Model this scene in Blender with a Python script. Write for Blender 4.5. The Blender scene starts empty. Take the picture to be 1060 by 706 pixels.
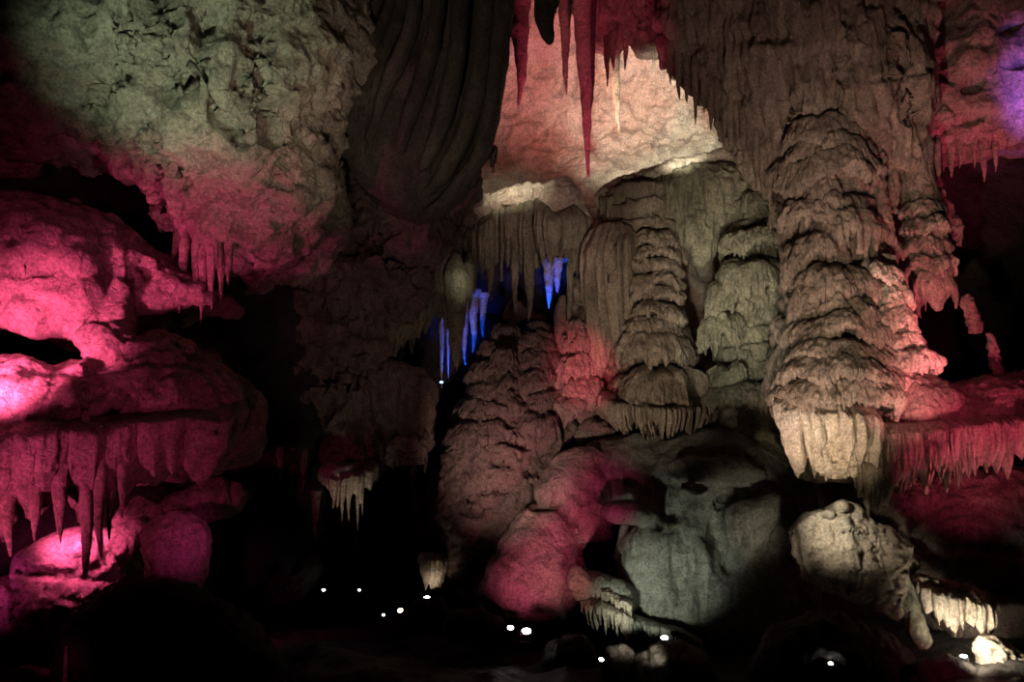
import bpy, bmesh, math, random
import numpy as np
from mathutils import Vector, Matrix

# ------------------------------------------------------------------ camera frame
W, H, FPX = 1060.0, 706.0, 918.0
PITCH = math.radians(9.0)
CAM = np.array((0.0, 0.0, 1.6))
cp, sp = math.cos(PITCH), math.sin(PITCH)
FWD = np.array((0, cp, sp)); UPV = np.array((0, -sp, cp)); RGT = np.array((1.0, 0, 0))

def at(px, py, Y):
    """world point seen towards photo position (px, py) at distance Y down the hall"""
    d = FWD + RGT * ((px - 530) / FPX) + UPV * ((353 - py) / FPX)
    return CAM + d * (Y / d[1])

def um(px, Y):
    return px * Y / FPX

def proj(P):
    q = P - CAM
    z = q @ FWD
    return np.stack((530 + FPX * (q @ RGT) / z, 353 - FPX * (q @ UPV) / z), 1)

SC = bpy.context.scene
COL = SC.collection
rng = np.random.default_rng(7)
random.seed(5)

def sst(a, b, x):
    t = np.clip((x - a) / (b - a), 0, 1); return t * t * (3 - 2 * t)

# ------------------------------------------------------------------ noise
_perm = np.random.default_rng(11).permutation(512).astype(np.int32)
_perm = np.concatenate((_perm, _perm))
_g = np.random.default_rng(12).normal(size=(512, 3)).astype(np.float32)
_g /= np.linalg.norm(_g, axis=1)[:, None]

def noise(p):
    p = np.asarray(p, np.float32)
    i = np.floor(p).astype(np.int32)
    f = p - i
    u = f * f * f * (f * (f * 6 - 15) + 10)
    i &= 511
    out = np.zeros(len(p), np.float32)
    for dx in (0, 1):
        wx = u[:, 0] if dx else 1 - u[:, 0]
        hx = _perm[(i[:, 0] + dx) & 511]
        for dy in (0, 1):
            wy = wx * (u[:, 1] if dy else 1 - u[:, 1])
            hy = _perm[(hx + i[:, 1] + dy) & 511]
            for dz in (0, 1):
                h = _perm[(hy + i[:, 2] + dz) & 511]
                g = _g[h]
                d = g[:, 0] * (f[:, 0] - dx) + g[:, 1] * (f[:, 1] - dy) + g[:, 2] * (f[:, 2] - dz)
                out += d * wy * (u[:, 2] if dz else 1 - u[:, 2])
    return out * 1.5

def fbm(p, o=3):
    a, s, t = 1.0, np.zeros(len(p), np.float32), 0.0
    for k in range(o):
        s += a * noise(p * (2.03 ** k) + 17.3 * k); t += a; a *= .5
    return s / t

def ridged(p, o=2):
    a, s, t = 1.0, np.zeros(len(p), np.float32), 0.0
    for k in range(o):
        s += a * (1 - 2.2 * np.abs(noise(p * (2.1 ** k) + 9.1 * k))); t += a; a *= .5
    return s / t

def displace(P, N, spec, off=0.0):
    """push points along their normals; each entry is (type, size in metres, depth in metres)"""
    d = np.zeros(len(P), np.float32)
    q = P.astype(np.float32) + off
    side = np.clip(1.25 - np.abs(N[:, 2]) * 1.1, 0.15, 1).astype(np.float32)
    for kind, s, a in spec:
        if kind == 'f':
            d += a * fbm(q / s, 3)
        elif kind == 'r':
            d += a * ridged(q / s, 2)
        elif kind == 'crack':
            w = q / s; w = w + .35 * np.stack((noise(w * 1.7), noise(w * 1.7 + 31), noise(w * 1.7 + 77)), 1)
            d -= a * np.clip(1 - np.abs(noise(w)) * 9, 0, 1)
        elif kind == 'flute':
            w = q * np.array((1, 1, .1), np.float32) / s
            d += a * side * (.5 - 1.6 * np.abs(noise(w)) + .5 * noise(w * 2.3))
        elif kind == 'tier':
            t = q[:, 2] / s + .55 * noise(q / (s * 2.6)) + .25 * noise(q * np.array((1, 1, .25), np.float32) / (s * .38)) \
                + .13 * noise(q * np.array((1, 1, .15), np.float32) / (s * .13))
            fr = t - np.floor(t)
            pr = np.where(fr < .9, 1 - (fr / .9) ** .8, (fr - .9) / .1)
            d += a * side * (pr - .45) * (1 + .6 * noise(q / (s * 3.1) + 5))
        elif kind == 'pit':
            d -= a * np.clip(noise(q / s) * 2.2 - .55, 0, 1)
        elif kind == 'knob':
            d += a * np.clip(1 - np.abs(noise(q / s)) * 2.4, -.2, 1) ** 2
    return P + N * d[:, None]

# ------------------------------------------------------------------ mesh plumbing
def make_mesh(name, V, quads, ngons=(), smooth=True):
    me = bpy.data.meshes.new(name)
    V = np.asarray(V, np.float32); quads = np.asarray(quads, np.int32).reshape(-1, 4)
    tot = [4] * len(quads) + [len(g) for g in ngons]
    loops = np.concatenate([quads.ravel()] + [np.asarray(g, np.int32) for g in ngons]) if len(ngons) else quads.ravel()
    me.vertices.add(len(V)); me.vertices.foreach_set('co', V.ravel())
    me.loops.add(len(loops)); me.loops.foreach_set('vertex_index', loops.astype(np.int32))
    me.polygons.add(len(tot))
    st = np.concatenate(([0], np.cumsum(tot)[:-1])).astype(np.int32)
    me.polygons.foreach_set('loop_start', st)
    me.update(calc_edges=True); me.validate()
    if smooth:
        me.polygons.foreach_set('use_smooth', np.ones(len(me.polygons), bool))
    me.update()
    return me

def normals(V, quads, ngons=()):
    V = np.asarray(V, np.float64)
    q = np.asarray(quads).reshape(-1, 4)
    n = np.cross(V[q[:, 2]] - V[q[:, 0]], V[q[:, 3]] - V[q[:, 1]])
    out = np.zeros_like(V)
    for k in range(4):
        for c in range(3):
            out[:, c] += np.bincount(q[:, k], n[:, c], minlength=len(V))
    for g in ngons:
        c = V[g].mean(0)
        for a, b in zip(g, g[1:] + g[:1]):
            m = np.cross(V[a] - c, V[b] - c); out[a] += m; out[b] += m
    l = np.linalg.norm(out, axis=1); l[l == 0] = 1
    return out / l[:, None]

def grid_quads(nu, nv, wrap_u=False):
    """index quads of a grid with nu columns and nv rows (row-major in v)"""
    cols = nu if wrap_u else nu - 1
    i = np.arange(cols); j = np.arange(nv - 1)
    I, J = np.meshgrid(i, j)
    I2 = (I + 1) % nu
    return np.stack((J * nu + I, J * nu + I2, (J + 1) * nu + I2, (J + 1) * nu + I), -1).reshape(-1, 4)

def link(name, me, mat, parent=None, loc=None):
    o = bpy.data.objects.new(name, me); COL.objects.link(o)
    if mat is not None: me.materials.append(mat)
    if parent is not None: o.parent = parent
    if loc is not None: o.location = loc
    return o

SKIN = []
def front(x, y, r=7):
    """nearest rock surface around a photo position (distance down the hall)"""
    best = None
    for pp, yy in SKIN:
        k = (np.abs(pp[:, 0] - x) < r) & (np.abs(pp[:, 1] - y) < r)
        if k.any():
            m = np.percentile(yy[k], 4)
            if best is None or m < best: best = m
    return best

def obj(name, V, quads, mat, ngons=(), parent=None):
    """one mesh object; top-level ones get their origin at the middle of their foot"""
    V = np.asarray(V, np.float64)
    if name not in ('fold', 'drip', 'stalactite', 'floor') and not name.startswith(('wall', 'ceiling', 'flowstone_lobe')) or name == 'ceiling_fringe':
        pp = proj(V); SKIN.append((pp[::2].astype(np.float32), V[::2, 1].astype(np.float32)))
    if parent is not None:
        base = np.array(parent.location)
        if parent.parent is not None: base = base + np.array(parent.parent.location)
        return link(name, make_mesh(name, V - base, quads, ngons), mat, parent)
    base = np.array(((V[:, 0].min() + V[:, 0].max()) / 2, (V[:, 1].min() + V[:, 1].max()) / 2, V[:, 2].min()))
    return link(name, make_mesh(name, V - base, quads, ngons), mat, None, base)

def tag(o, label, cat, group=None):
    o['label'] = label; o['category'] = cat; o['kind'] = 'thing'
    if group: o['group'] = group
    return o

def thing(name, label, cat, loc, group=None):
    o = bpy.data.objects.new(name, None); COL.objects.link(o)
    o.location = tuple(loc); o.empty_display_size = .2
    return tag(o, label, cat, group)

def struct(o):
    o['kind'] = 'structure'; return o

# ------------------------------------------------------------------ solid rock from overlapping lumps
_ico = None
def ico():
    global _ico
    if _ico is None:
        bm = bmesh.new(); bmesh.ops.create_icosphere(bm, subdivisions=2, radius=1)
        _ico = (np.array([v.co[:] for v in bm.verts]), np.array([[v.index for v in f.verts] for f in bm.faces]))
        bm.free()
    return _ico

def lumps_to_mesh(C, R, tubes, voxel, smooth):
    """union of ellipsoids (centres C, radii R (n,3)) and tubes -> one closed skin"""
    iv, it = ico()
    n = len(C)
    V = (C[:, None, :] + iv[None] * R[:, None, :]).reshape(-1, 3) if n else np.zeros((0, 3))
    T = (it[None] + (np.arange(n) * len(iv))[:, None, None]).reshape(-1, 3) if n else np.zeros((0, 3), int)
    faces = [list(map(int, t)) for t in T]
    vs = [V]; k = len(V)
    for tv, tq, tn in tubes:
        vs.append(tv); faces += [[int(a) + k for a in f] for f in tq]; faces += [[a + k for a in g] for g in tn]; k += len(tv)
    V = np.concatenate(vs)
    me = bpy.data.meshes.new('lump'); me.from_pydata(V.tolist(), [], faces); me.update()
    o = bpy.data.objects.new('lump', me); COL.objects.link(o)
    m = o.modifiers.new('r', 'REMESH'); m.mode = 'VOXEL'; m.voxel_size = voxel; m.adaptivity = 0
    if smooth:
        s = o.modifiers.new('s', 'SMOOTH'); s.iterations = smooth; s.factor = .5
    dg = bpy.context.evaluated_depsgraph_get()
    ev = o.evaluated_get(dg); em = ev.to_mesh()
    P = np.empty(len(em.vertices) * 3, np.float32); em.vertices.foreach_get('co', P); P = P.reshape(-1, 3).astype(np.float64)
    L = np.empty(len(em.loops), np.int32); em.loops.foreach_get('vertex_index', L)
    Q = L.reshape(-1, 4)
    ev.to_mesh_clear()
    bpy.data.objects.remove(o); bpy.data.meshes.remove(me)
    return P, Q

def seg_dist(p, a, b):
    ab = b - a
    t = np.clip(((p - a) @ ab) / max(ab @ ab, 1e-9), 0, 1)
    return np.linalg.norm(p - (a + t[:, None] * ab), axis=1)

def inside(p, poly):
    x, y = p[:, 0], p[:, 1]; r = np.zeros(len(p), bool)
    for (x0, y0), (x1, y1) in zip(poly, np.roll(poly, -1, 0)):
        c = ((y0 > y) != (y1 > y)) & (x < (x1 - x0) * (y - y0) / ((y1 - y0) if y1 != y0 else 1e-9) + x0)
        r ^= c
    return r

def inflate(poly, depth, cap=60, step=9, squash=1.0, jitter=.12, back=0.0):
    """lumps filling an outline: real round volume, thick in the middle, thin at the rim.
    depth = (Y at the middle, change per 100 right, change per 100 down)"""
    poly = np.array(poly, float)
    c = (poly.min(0) + poly.max(0)) / 2
    lo, hi = poly.min(0), poly.max(0)
    g = np.stack(np.meshgrid(np.arange(lo[0], hi[0], step), np.arange(lo[1], hi[1], step)), -1).reshape(-1, 2)
    g = g + rng.uniform(-.35, .35, g.shape) * step
    g = g[inside(g, poly)]
    d = np.full(len(g), 1e9)
    for a, b in zip(poly, np.roll(poly, -1, 0)):
        d = np.minimum(d, seg_dist(g, a, b))
    keep = (d > 2.5) & ((d < step * 2.5) | (rng.random(len(g)) < .4))
    g, d = g[keep], d[keep]
    Y = depth[0] + depth[1] * (g[:, 0] - c[0]) / 100 + depth[2] * (g[:, 1] - c[1]) / 100
    r = np.minimum(d + 1.5, cap) * (1 + rng.uniform(-jitter, jitter, len(d)))
    C = np.array([at(x, y, yy) for (x, y), yy in zip(g, Y)])
    rm = r * Y / FPX
    R = np.stack((rm, rm * squash, rm), 1)
    if back:
        C = np.concatenate((C, C + np.array((0, back, 0)))); R = np.concatenate((R, R * .9))
    return C, R

def sweep(pts, rad, seg=14, sub=6, flat=1.0):
    """round tube through points (spline-smoothed) with its own radius at each"""
    pts = np.array(pts, float); rad = np.array(rad, float)
    n = len(pts); t = np.linspace(0, n - 1, (n - 1) * sub + 1)
    def cr(a):
        i = np.clip(np.floor(t).astype(int), 0, n - 2); f = (t - i)
        p0 = a[np.clip(i - 1, 0, n - 1)]; p1 = a[i]; p2 = a[i + 1]; p3 = a[np.clip(i + 2, 0, n - 1)]
        if a.ndim > 1: f = f[:, None]
        return .5 * (2 * p1 + (p2 - p0) * f + (2 * p0 - 5 * p1 + 4 * p2 - p3) * f ** 2 + (3 * p1 - p0 - 3 * p2 + p3) * f ** 3)
    P = cr(pts); R = np.maximum(cr(rad), .002)
    T = np.gradient(P, axis=0); T /= np.linalg.norm(T, axis=1)[:, None]
    ref = np.array((0, 1.0, 0)) if abs(T[:, 1]).mean() < .8 else np.array((1.0, 0, 0))
    A = np.cross(T, ref); A /= np.linalg.norm(A, axis=1)[:, None]
    B = np.cross(T, A)
    th = np.linspace(0, 2 * np.pi, seg, endpoint=False)
    m = min(4, len(R) // 4)
    R = R.copy(); cap = np.sqrt(1 - (1 - np.arange(m) / m) ** 2) * .98 + .02 if m else np.ones(0)
    R[:m] *= cap; R[len(R) - m:] *= cap[::-1]
    V = P[:, None] + R[:, None, None] * (A[:, None] * np.cos(th)[None, :, None] + flat * B[:, None] * np.sin(th)[None, :, None])
    V = V.reshape(-1, 3)
    q = grid_quads(seg, len(P), True)[:, ::-1]
    ng = [list(range(seg)), list(range(len(V) - 1, len(V) - seg - 1, -1))]
    return V, q, ng

def tubepx(pts, **k):
    """pts: (px, py, Y, radius px)"""
    return sweep([at(x, y, Y) for x, y, Y, r in pts], [um(r, Y) for x, y, Y, r in pts], **k)

ROCK = [('f', 1.1, .16), ('r', .45, .07), ('f', .16, .045), ('r', .11, .02), ('f', .05, .016)]
SOFT = [('f', 1.0, .12), ('f', .35, .05), ('f', .1, .015), ('f', .04, .006)]
FLOW = [('f', .8, .10), ('flute', .16, .05), ('tier', .30, .07), ('f', .07, .014), ('f', .03, .006)]
FLUTE = [('f', .9, .12), ('flute', .22, .10), ('flute', .08, .035), ('f', .06, .012)]

def rock(name, mat, fills, spec=ROCK, voxel=.03, smooth=5, tubes=(), carve=(), parent=None, off=0.0, spheres=()):
    """fills: list of inflate() argument dicts; carve: (points px, width px, depth m) creases cut into the skin"""
    Cs, Rs = [], []
    for f in fills:
        c, r = inflate(**f); Cs.append(c); Rs.append(r)
    for x, y, Y, rx, ry, rd in spheres:
        Cs.append(at(x, y, Y)[None]); Rs.append(np.array([[um(rx, Y), rd, um(ry, Y)]]))
    C = np.concatenate(Cs) if Cs else np.zeros((0, 3)); R = np.concatenate(Rs) if Rs else np.zeros((0, 3))
    P, Q = lumps_to_mesh(C, R, tubes, voxel, smooth)
    P = displace(P, normals(P, Q), spec, off)
    if carve:
        N = normals(P, Q); pp = proj(P)
        front = (N @ FWD) < .25
        for pts, w, dep in carve:
            pts = np.array(pts, float)
            d = np.full(len(P), 1e9)
            for a, b in zip(pts[:-1], pts[1:]): d = np.minimum(d, seg_dist(pp, a, b))
            k = np.exp(-(d / w) ** 2) * front * (1 + .4 * noise(P / .15))
            P = P - N * (dep * k)[:, None]
    return obj(name, P, Q, mat, (), parent)

# ------------------------------------------------------------------ hanging and stacked flowstone
def spikes(s, period, n, lmin, lmax, wfac=.75, power=1.6, seed=0, cyc=True):
    """drip edge: for positions s in [0,1): lengths and ridge heights of n drips"""
    r = np.random.default_rng(seed)
    c = (np.arange(n) + r.uniform(-.35, .35, n)) / n
    w = wfac / n * r.uniform(.6, 1.3, n); l = lmin + (lmax - lmin) * r.random(n) ** 1.6
    L = np.zeros_like(s); Rg = np.zeros_like(s)
    for ci, wi, li in zip(c, w, l):
        d = np.abs(s - ci)
        if cyc: d = np.minimum(d, 1 - d)
        k = np.clip(1 - d / wi, 0, 1)
        L = np.maximum(L, li * k ** power); Rg = np.maximum(Rg, 1 - (1 - k) ** 2)
    return L, Rg

def cape(px, py, Y, hw, hh, drip, n=26, deep=.95, seed=0, mat=None, parent=None, name='flowstone_tier', seg=None, spec=None, inner=.66):
    """one tier of a flowstone column: skirt widening to a dripping lip. py = lip, hw = half width, hh = height, drip = drip length (photo px)"""
    c = at(px, py, Y); R = um(hw, Y); h = um(hh, Y); dl = um(drip, Y)
    n = int(n * 2.1); seg = seg or max(120, n * 8)
    s = np.arange(seg) / seg; th = 2 * np.pi * s
    L, rg = spikes(s, 1, n, dl * .15, dl, seed=seed, wfac=.8)
    L2, rg2 = spikes(s, 1, max(5, n // 5), 0, dl * .9, seed=seed + 500, wfac=1.0)
    L = L + L2; rg = .6 * rg + .6 * rg2
    q3 = lambda f, o: np.stack((np.cos(th) * f + seed, np.sin(th) * f, np.full(seg, seed * .7 + o)), 1)
    wob = 1 + .26 * noise(q3(1.3, 0)) + .12 * noise(q3(3.1, 9))
    sag = .75 * h * noise(q3(1.2, 3.3)) + .3 * h * noise(q3(3.0, 5.1))
    rows = []
    for t in np.linspace(0, 1, 18):
        rr = R * wob * (inner + (1 - inner) * math.sin(t * math.pi / 2) ** .9) * (1 + .07 * (rg - .4) * min(1, .25 + t))
        if t < .2: rr = rr * (.55 + 2.25 * t)
        rows.append((rr, h * (1 - t) ** 1.15 + sag * (.35 + .65 * t) + h * .15 * (1 - t)))
    for k in (.25, .5, .75, 1.0):
        rows.append((R * wob * (1.005 + .05 * (rg - .4) - .07 * k), sag - L * k))
    for k in (1.02, .6, .2):
        rows.append((R * wob * (.90 + .02 * rg), sag - L * k))
    rows.append((R * wob * .8, sag + .12 * h)); rows.append((R * wob * .3, np.full(seg, .2 * h)))
    V = np.concatenate([np.stack((c[0] + r * np.cos(th), c[1] + deep * r * np.sin(th), c[2] + z), 1) for r, z in rows])
    q = grid_quads(seg, len(rows), True)[:, ::-1]
    if V[:seg, 2].mean() > V[16 * seg:17 * seg, 2].mean(): q = q[:, ::-1]
    ng = [list(range(seg)), list(range(len(V) - 1, len(V) - seg - 1, -1))]
    N = normals(V, q, ng)
    out = (N[8 * seg:9 * seg, 0] * np.cos(th) + N[8 * seg:9 * seg, 1] * np.sin(th)).mean()
    if out < 0: q = q[:, ::-1]; N = -N
    V = displace(V, N, spec or [('f', .25, .04), ('flute', .09, .03), ('r', .09, .015), ('f', .04, .012)], seed * 1.7)
    return obj(name, V, q, mat, ng, parent)

def lobes(parent, mat, box, Y0, dY, cx, n, hw=(12, 24), seed=0, drip=(4, 12)):
    """small dripping lobes scattered over the front of a column. box = (x0, y0, x1, y1); front surface at Y0, receding to the sides by dY"""
    r = np.random.default_rng(seed)
    for i in range(n):
        x = r.uniform(box[0], box[2]); y = box[1] + (box[3] - box[1]) * (i + r.random()) / n
        w = r.uniform(*hw); u = (x - cx) / max(cx - box[0], 1)
        cape(x, y, Y0 + dY * (1 - math.sqrt(max(0, 1 - min(1, u * u)))) + um(w, Y0) * .35, w, w * r.uniform(.8, 1.6), r.uniform(*drip), n=9, seed=seed * 7 + i, mat=mat, parent=parent, name='flowstone_lobe', seg=110)

def curtain(name, top, drip, n, mat, parent=None, thick=.12, pleat=.06, seed=0, cols=260, rows=22, lean=0.0, lmin=.3, spec=None, power=1.5, wfac=.8, hug=None):
    """hanging pleated curtain. top: list of (px, py, Y, body length px) along its upper edge; drip = drip length px"""
    top = np.array(top, float)
    if hug is not None:      # sit on the rock already there
        for t_ in top:
            f = front(t_[0], t_[1], 10)
            if f is not None and abs(f - t_[2]) < 1.5: t_[2] = f + hug
    t = np.linspace(0, len(top) - 1, cols); i = np.clip(np.floor(t).astype(int), 0, len(top) - 2); f = (t - i)[:, None]
    f = f * f * (3 - 2 * f) * .5 + f * .5
    e = top[i] * (1 - f) + top[i + 1] * f
    A = np.array([at(x, y, Y) for x, y, Y, l in e])
    body = e[:, 3] * e[:, 2] / FPX
    s = np.linspace(0, 1, cols)
    dl = drip * e[:, 2].mean() / FPX
    L, rg = spikes(s, 1, n, dl * lmin, dl, seed=seed, cyc=False, power=power, wfac=wfac)
    _, rg2 = spikes(s, 1, max(3, n // 4), 0, 1, seed=seed + 50, cyc=False, wfac=1.0)
    T = np.gradient(A, axis=0); T[:, 2] = 0; T /= np.linalg.norm(T, axis=1)[:, None] + 1e-9
    Nn = np.stack((T[:, 1], -T[:, 0], np.zeros(cols)), 1)
    if Nn[:, 1].mean() > 0: Nn = -Nn
    win = np.clip(np.minimum(s, 1 - s) / .09, 0, 1) ** .5
    full = (body * (1 + .22 * noise(np.stack((s * 6 + seed, s * 0, s * 0), 1)) + .10 * noise(np.stack((s * 17 + seed, s * 0, s * 0), 1))) + L) * (.12 + .88 * win)
    def face(sign):
        out = []
        for k in np.linspace(0, 1, rows):
            z = -full * k
            kk = np.clip((full * k - body * .2) / np.maximum(full - body * .2, 1e-6), 0, 1)
            th = thick * (1 - kk ** 2.2) + .006
            o = sign * th * .5 * (1 + .5 * rg) * min(1, .3 + 3.5 * k) * (.25 + .75 * win) + (pleat * (rg - .5) + pleat * 1.3 * (rg2 - .5)) * min(1, .3 + k * 1.2) + lean * k * full
            p = A + Nn * o[:, None]; p[:, 2] += z
            out.append(p)
        return out
    fr = face(1); bk = face(-1)[::-1]
    V = np.concatenate(fr + bk)
    R2 = 2 * rows
    q = []
    base = grid_quads(cols, R2)
    q.append(base)
    i = np.arange(cols - 1)      # close the top
    q.append(np.stack(((R2 - 1) * cols + i, (R2 - 1) * cols + i + 1, i + 1, i), -1))
    q = np.concatenate(q)
    ng = [[j * cols for j in range(R2)], [j * cols + cols - 1 for j in range(R2 - 1, -1, -1)]]
    N = normals(V, q, ng)
    ctr = V[len(fr) * cols // 2: len(fr) * cols // 2 + cols].mean(0)
    if ((N[:len(fr) * cols] * Nn[None].repeat(rows, 0).reshape(-1, 3)).sum(1)).mean() < 0:
        q = q[:, ::-1]; ng = [g[::-1] for g in ng]; N = -N
    V = displace(V, N, spec or [('f', .3, .03), ('flute', .06, .014), ('f', .05, .008)], seed * 2.1)
    return obj(name, V, q, mat, ng, parent)

def stalactite_mesh(x, y0, y1, w, Y, lean=0.0, soft=False, seed=0, knob=.12, ribs=0, up=False, power=.8):
    """hanging (or, up=True, standing) dripstone from photo height y0 (root) to y1 (tip); w = width px at the root; lean px"""
    a, b = at(x, y0, Y + (um(w, Y) * .75 if soft else 0)), at(x + lean, y1, Y)
    n, seg = 44, 22
    k = np.linspace(0, 1, n)
    R = um(w / 2, Y)
    prof = R * ((1 - k) ** power * .93 + .07 * np.sqrt(np.clip(1 - k, 0, 1))) + .0015
    r = np.random.default_rng(seed)
    prof *= 1 + knob * noise(np.stack((k * r.uniform(5, 9) + seed * 3.1, k * 0, k * 0 + seed), 1))
    prof *= (.3 + .7 * sst(0, .22, k)) if soft else (1 + .5 * np.clip(1 - k / .14, 0, 1) ** 2)
    ax = a[None] * (1 - k[:, None]) + b[None] * k[:, None]
    ax[:, 0] += R * .45 * noise(np.stack((k * 2.2 + seed, k * 0 + 4, k * 0), 1)) * k
    ax[:, 1] += R * .45 * noise(np.stack((k * 2.2 + seed, k * 0 + 9, k * 0), 1)) * k
    th = np.linspace(0, 2 * np.pi, seg, endpoint=False)
    fl = 1 + .10 * noise(np.stack((np.cos(th) * 2.2 + seed, np.sin(th) * 2.2, th * 0 + seed * .3), 1))
    V = np.stack((ax[:, None, 0] + prof[:, None] * fl * np.cos(th), ax[:, None, 1] + prof[:, None] * fl * np.sin(th), np.repeat(ax[:, 2:3], seg, 1)), -1).reshape(-1, 3)
    q = grid_quads(seg, n, True)
    if a[2] > b[2]: q = q[:, ::-1]
    ng = [list(range(seg)), list(range(len(V) - 1, len(V) - seg - 1, -1))]
    N = normals(V, q, ng)
    V = displace(V, N, [('f', max(.05, R * 1.4), R * .14), ('f', .03, min(.008, R * .1))], seed)
    return V, q, ng

def stalactite(x, y0, y1, w, Y, mat, label, group=None, name='stalactite', root=None, **k):
    if root is not None:      # hang it from the rock found at photo height `root`
        f = front(x, root, max(6, w * .6))
        if f is not None and abs(f - Y) < 1.6: Y = f + um(w, Y) * .25
        k['soft'] = True
    V, q, ng = stalactite_mesh(x, y0, y1, w, Y, **k)
    return tag(obj(name, V, q, mat, ng), label, name.replace('_', ' '), group)

ORD = ['first', 'second', 'third', 'fourth', 'fifth', 'sixth', 'seventh', 'eighth', 'ninth', 'tenth', 'eleventh', 'twelfth', 'thirteenth',
       'fourteenth', 'fifteenth', 'sixteenth', 'seventeenth', 'eighteenth', 'nineteenth', 'twentieth']

def column(name, label, cat, mat, axis, tiers, group=None, core=True, spec=None, n=26, core_spec=None, seed=0):
    """axis: (px, py, Y, radius px) of the core; tiers: (px, lip py, Y, half width, height, drip) from the top down"""
    foot = at(axis[-1][0], axis[-1][1], axis[-1][2])
    root = thing(name, label, cat, foot, group)
    if core:
        V, q, ng = tubepx(axis, seg=90, sub=30)
        V = displace(V, normals(V, q, ng), core_spec or FLOW, seed)
        obj('core', V, q, mat, ng, root)
    for i, t in enumerate(tiers):
        cape(*t[:6], n=t[6] if len(t) > 6 else n, seed=seed * 13 + i * 3 + 1, mat=mat, parent=root, spec=spec)
    return root

# ------------------------------------------------------------------ materials
def rockmat(name, c1, c2, c3, scale=1.6, bump=.9, rough=.62, streak=0.0, vein=.5, fine=15.0, spec=.35, grain=34.0):
    m = bpy.data.materials.new(name); m.use_nodes = True
    nt = m.node_tree; N = nt.nodes; L = nt.links
    bs = N['Principled BSDF']; bs.inputs['Roughness'].default_value = rough; bs.inputs['Specular IOR Level'].default_value = spec
    geo = N.new('ShaderNodeNewGeometry'); mp = N.new('ShaderNodeMapping')
    L.new(geo.outputs['Position'], mp.inputs['Vector'])
    mp.inputs['Scale'].default_value = (1, 1, 1 - .85 * streak)
    n1 = N.new('ShaderNodeTexNoise'); n1.inputs['Scale'].default_value = scale; n1.inputs['Detail'].default_value = 8; n1.inputs['Roughness'].default_value = .62
    n1.inputs['Distortion'].default_value = .6
    L.new(mp.outputs[0], n1.inputs['Vector'])
    r = N.new('ShaderNodeValToRGB'); e = r.color_ramp.elements
    e[0].position = .30; e[0].color = (*c1, 1); e[1].position = .70; e[1].color = (*c3, 1)
    k = e.new(.5); k.color = (*c2, 1)
    L.new(n1.outputs['Fac'], r.inputs['Fac'])
    # mineral veins and mud stains
    n2 = N.new('ShaderNodeTexNoise'); n2.inputs['Scale'].default_value = scale * 3.4; n2.inputs['Detail'].default_value = 6; n2.inputs['Roughness'].default_value = .7
    n2.inputs['Distortion'].default_value = 1.2
    L.new(mp.outputs[0], n2.inputs['Vector'])
    r2 = N.new('ShaderNodeValToRGB'); r2.color_ramp.elements[0].position = .36; r2.color_ramp.elements[1].position = .52
    r2.color_ramp.elements[0].color = (1 - vein, 1 - vein * .98, 1 - vein * .95, 1); r2.color_ramp.elements[1].color = (1, 1, 1, 1)
    L.new(n2.outputs['Fac'], r2.inputs['Fac'])
    mx = N.new('ShaderNodeMix'); mx.data_type = 'RGBA'; mx.blend_type = 'MULTIPLY'; mx.inputs['Factor'].default_value = 1
    L.new(r.outputs['Color'], mx.inputs['A']); L.new(r2.outputs['Color'], mx.inputs['B'])
    n3 = N.new('ShaderNodeTexNoise'); n3.inputs['Scale'].default_value = fine; n3.inputs['Detail'].default_value = 9; n3.inputs['Roughness'].default_value = .72
    L.new(mp.outputs[0], n3.inputs['Vector'])
    # mineral grain
    n4 = N.new('ShaderNodeTexNoise'); n4.inputs['Scale'].default_value = grain; n4.inputs['Detail'].default_value = 4; n4.inputs['Roughness'].default_value = .8
    L.new(geo.outputs['Position'], n4.inputs['Vector'])
    mg = N.new('ShaderNodeMapRange'); mg.inputs['From Min'].default_value = .32; mg.inputs['From Max'].default_value = .68; mg.inputs['To Min'].default_value = .42; mg.inputs['To Max'].default_value = 1.35
    L.new(n4.outputs['Fac'], mg.inputs['Value'])
    mx2 = N.new('ShaderNodeMix'); mx2.data_type = 'RGBA'; mx2.blend_type = 'MULTIPLY'; mx2.inputs['Factor'].default_value = 1
    L.new(mx.outputs['Result'], mx2.inputs['A']); L.new(mg.outputs[0], mx2.inputs['B']); L.new(mx2.outputs['Result'], bs.inputs['Base Color'])
    v = N.new('ShaderNodeTexVoronoi'); v.feature = 'DISTANCE_TO_EDGE'; v.inputs['Scale'].default_value = fine * .35
    nw = N.new('ShaderNodeVectorMath'); nw.operation = 'MULTIPLY_ADD'; nw.inputs[1].default_value = (.12, .12, .12)
    L.new(n2.outputs['Color'], nw.inputs[0]); L.new(mp.outputs[0], nw.inputs[2]); L.new(nw.outputs[0], v.inputs['Vector'])
    mr = N.new('ShaderNodeMapRange'); mr.inputs['From Max'].default_value = .12; L.new(v.outputs['Distance'], mr.inputs['Value'])
    ad = N.new('ShaderNodeMath'); ad.operation = 'MULTIPLY_ADD'; ad.inputs[1].default_value = .10
    L.new(mr.outputs[0], ad.inputs[0]); L.new(n3.outputs['Fac'], ad.inputs[2])
    b = N.new('ShaderNodeBump'); b.inputs['Strength'].default_value = bump; b.inputs['Distance'].default_value = .08
    L.new(ad.outputs[0], b.inputs['Height']); L.new(b.outputs['Normal'], bs.inputs['Normal'])
    return m

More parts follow.
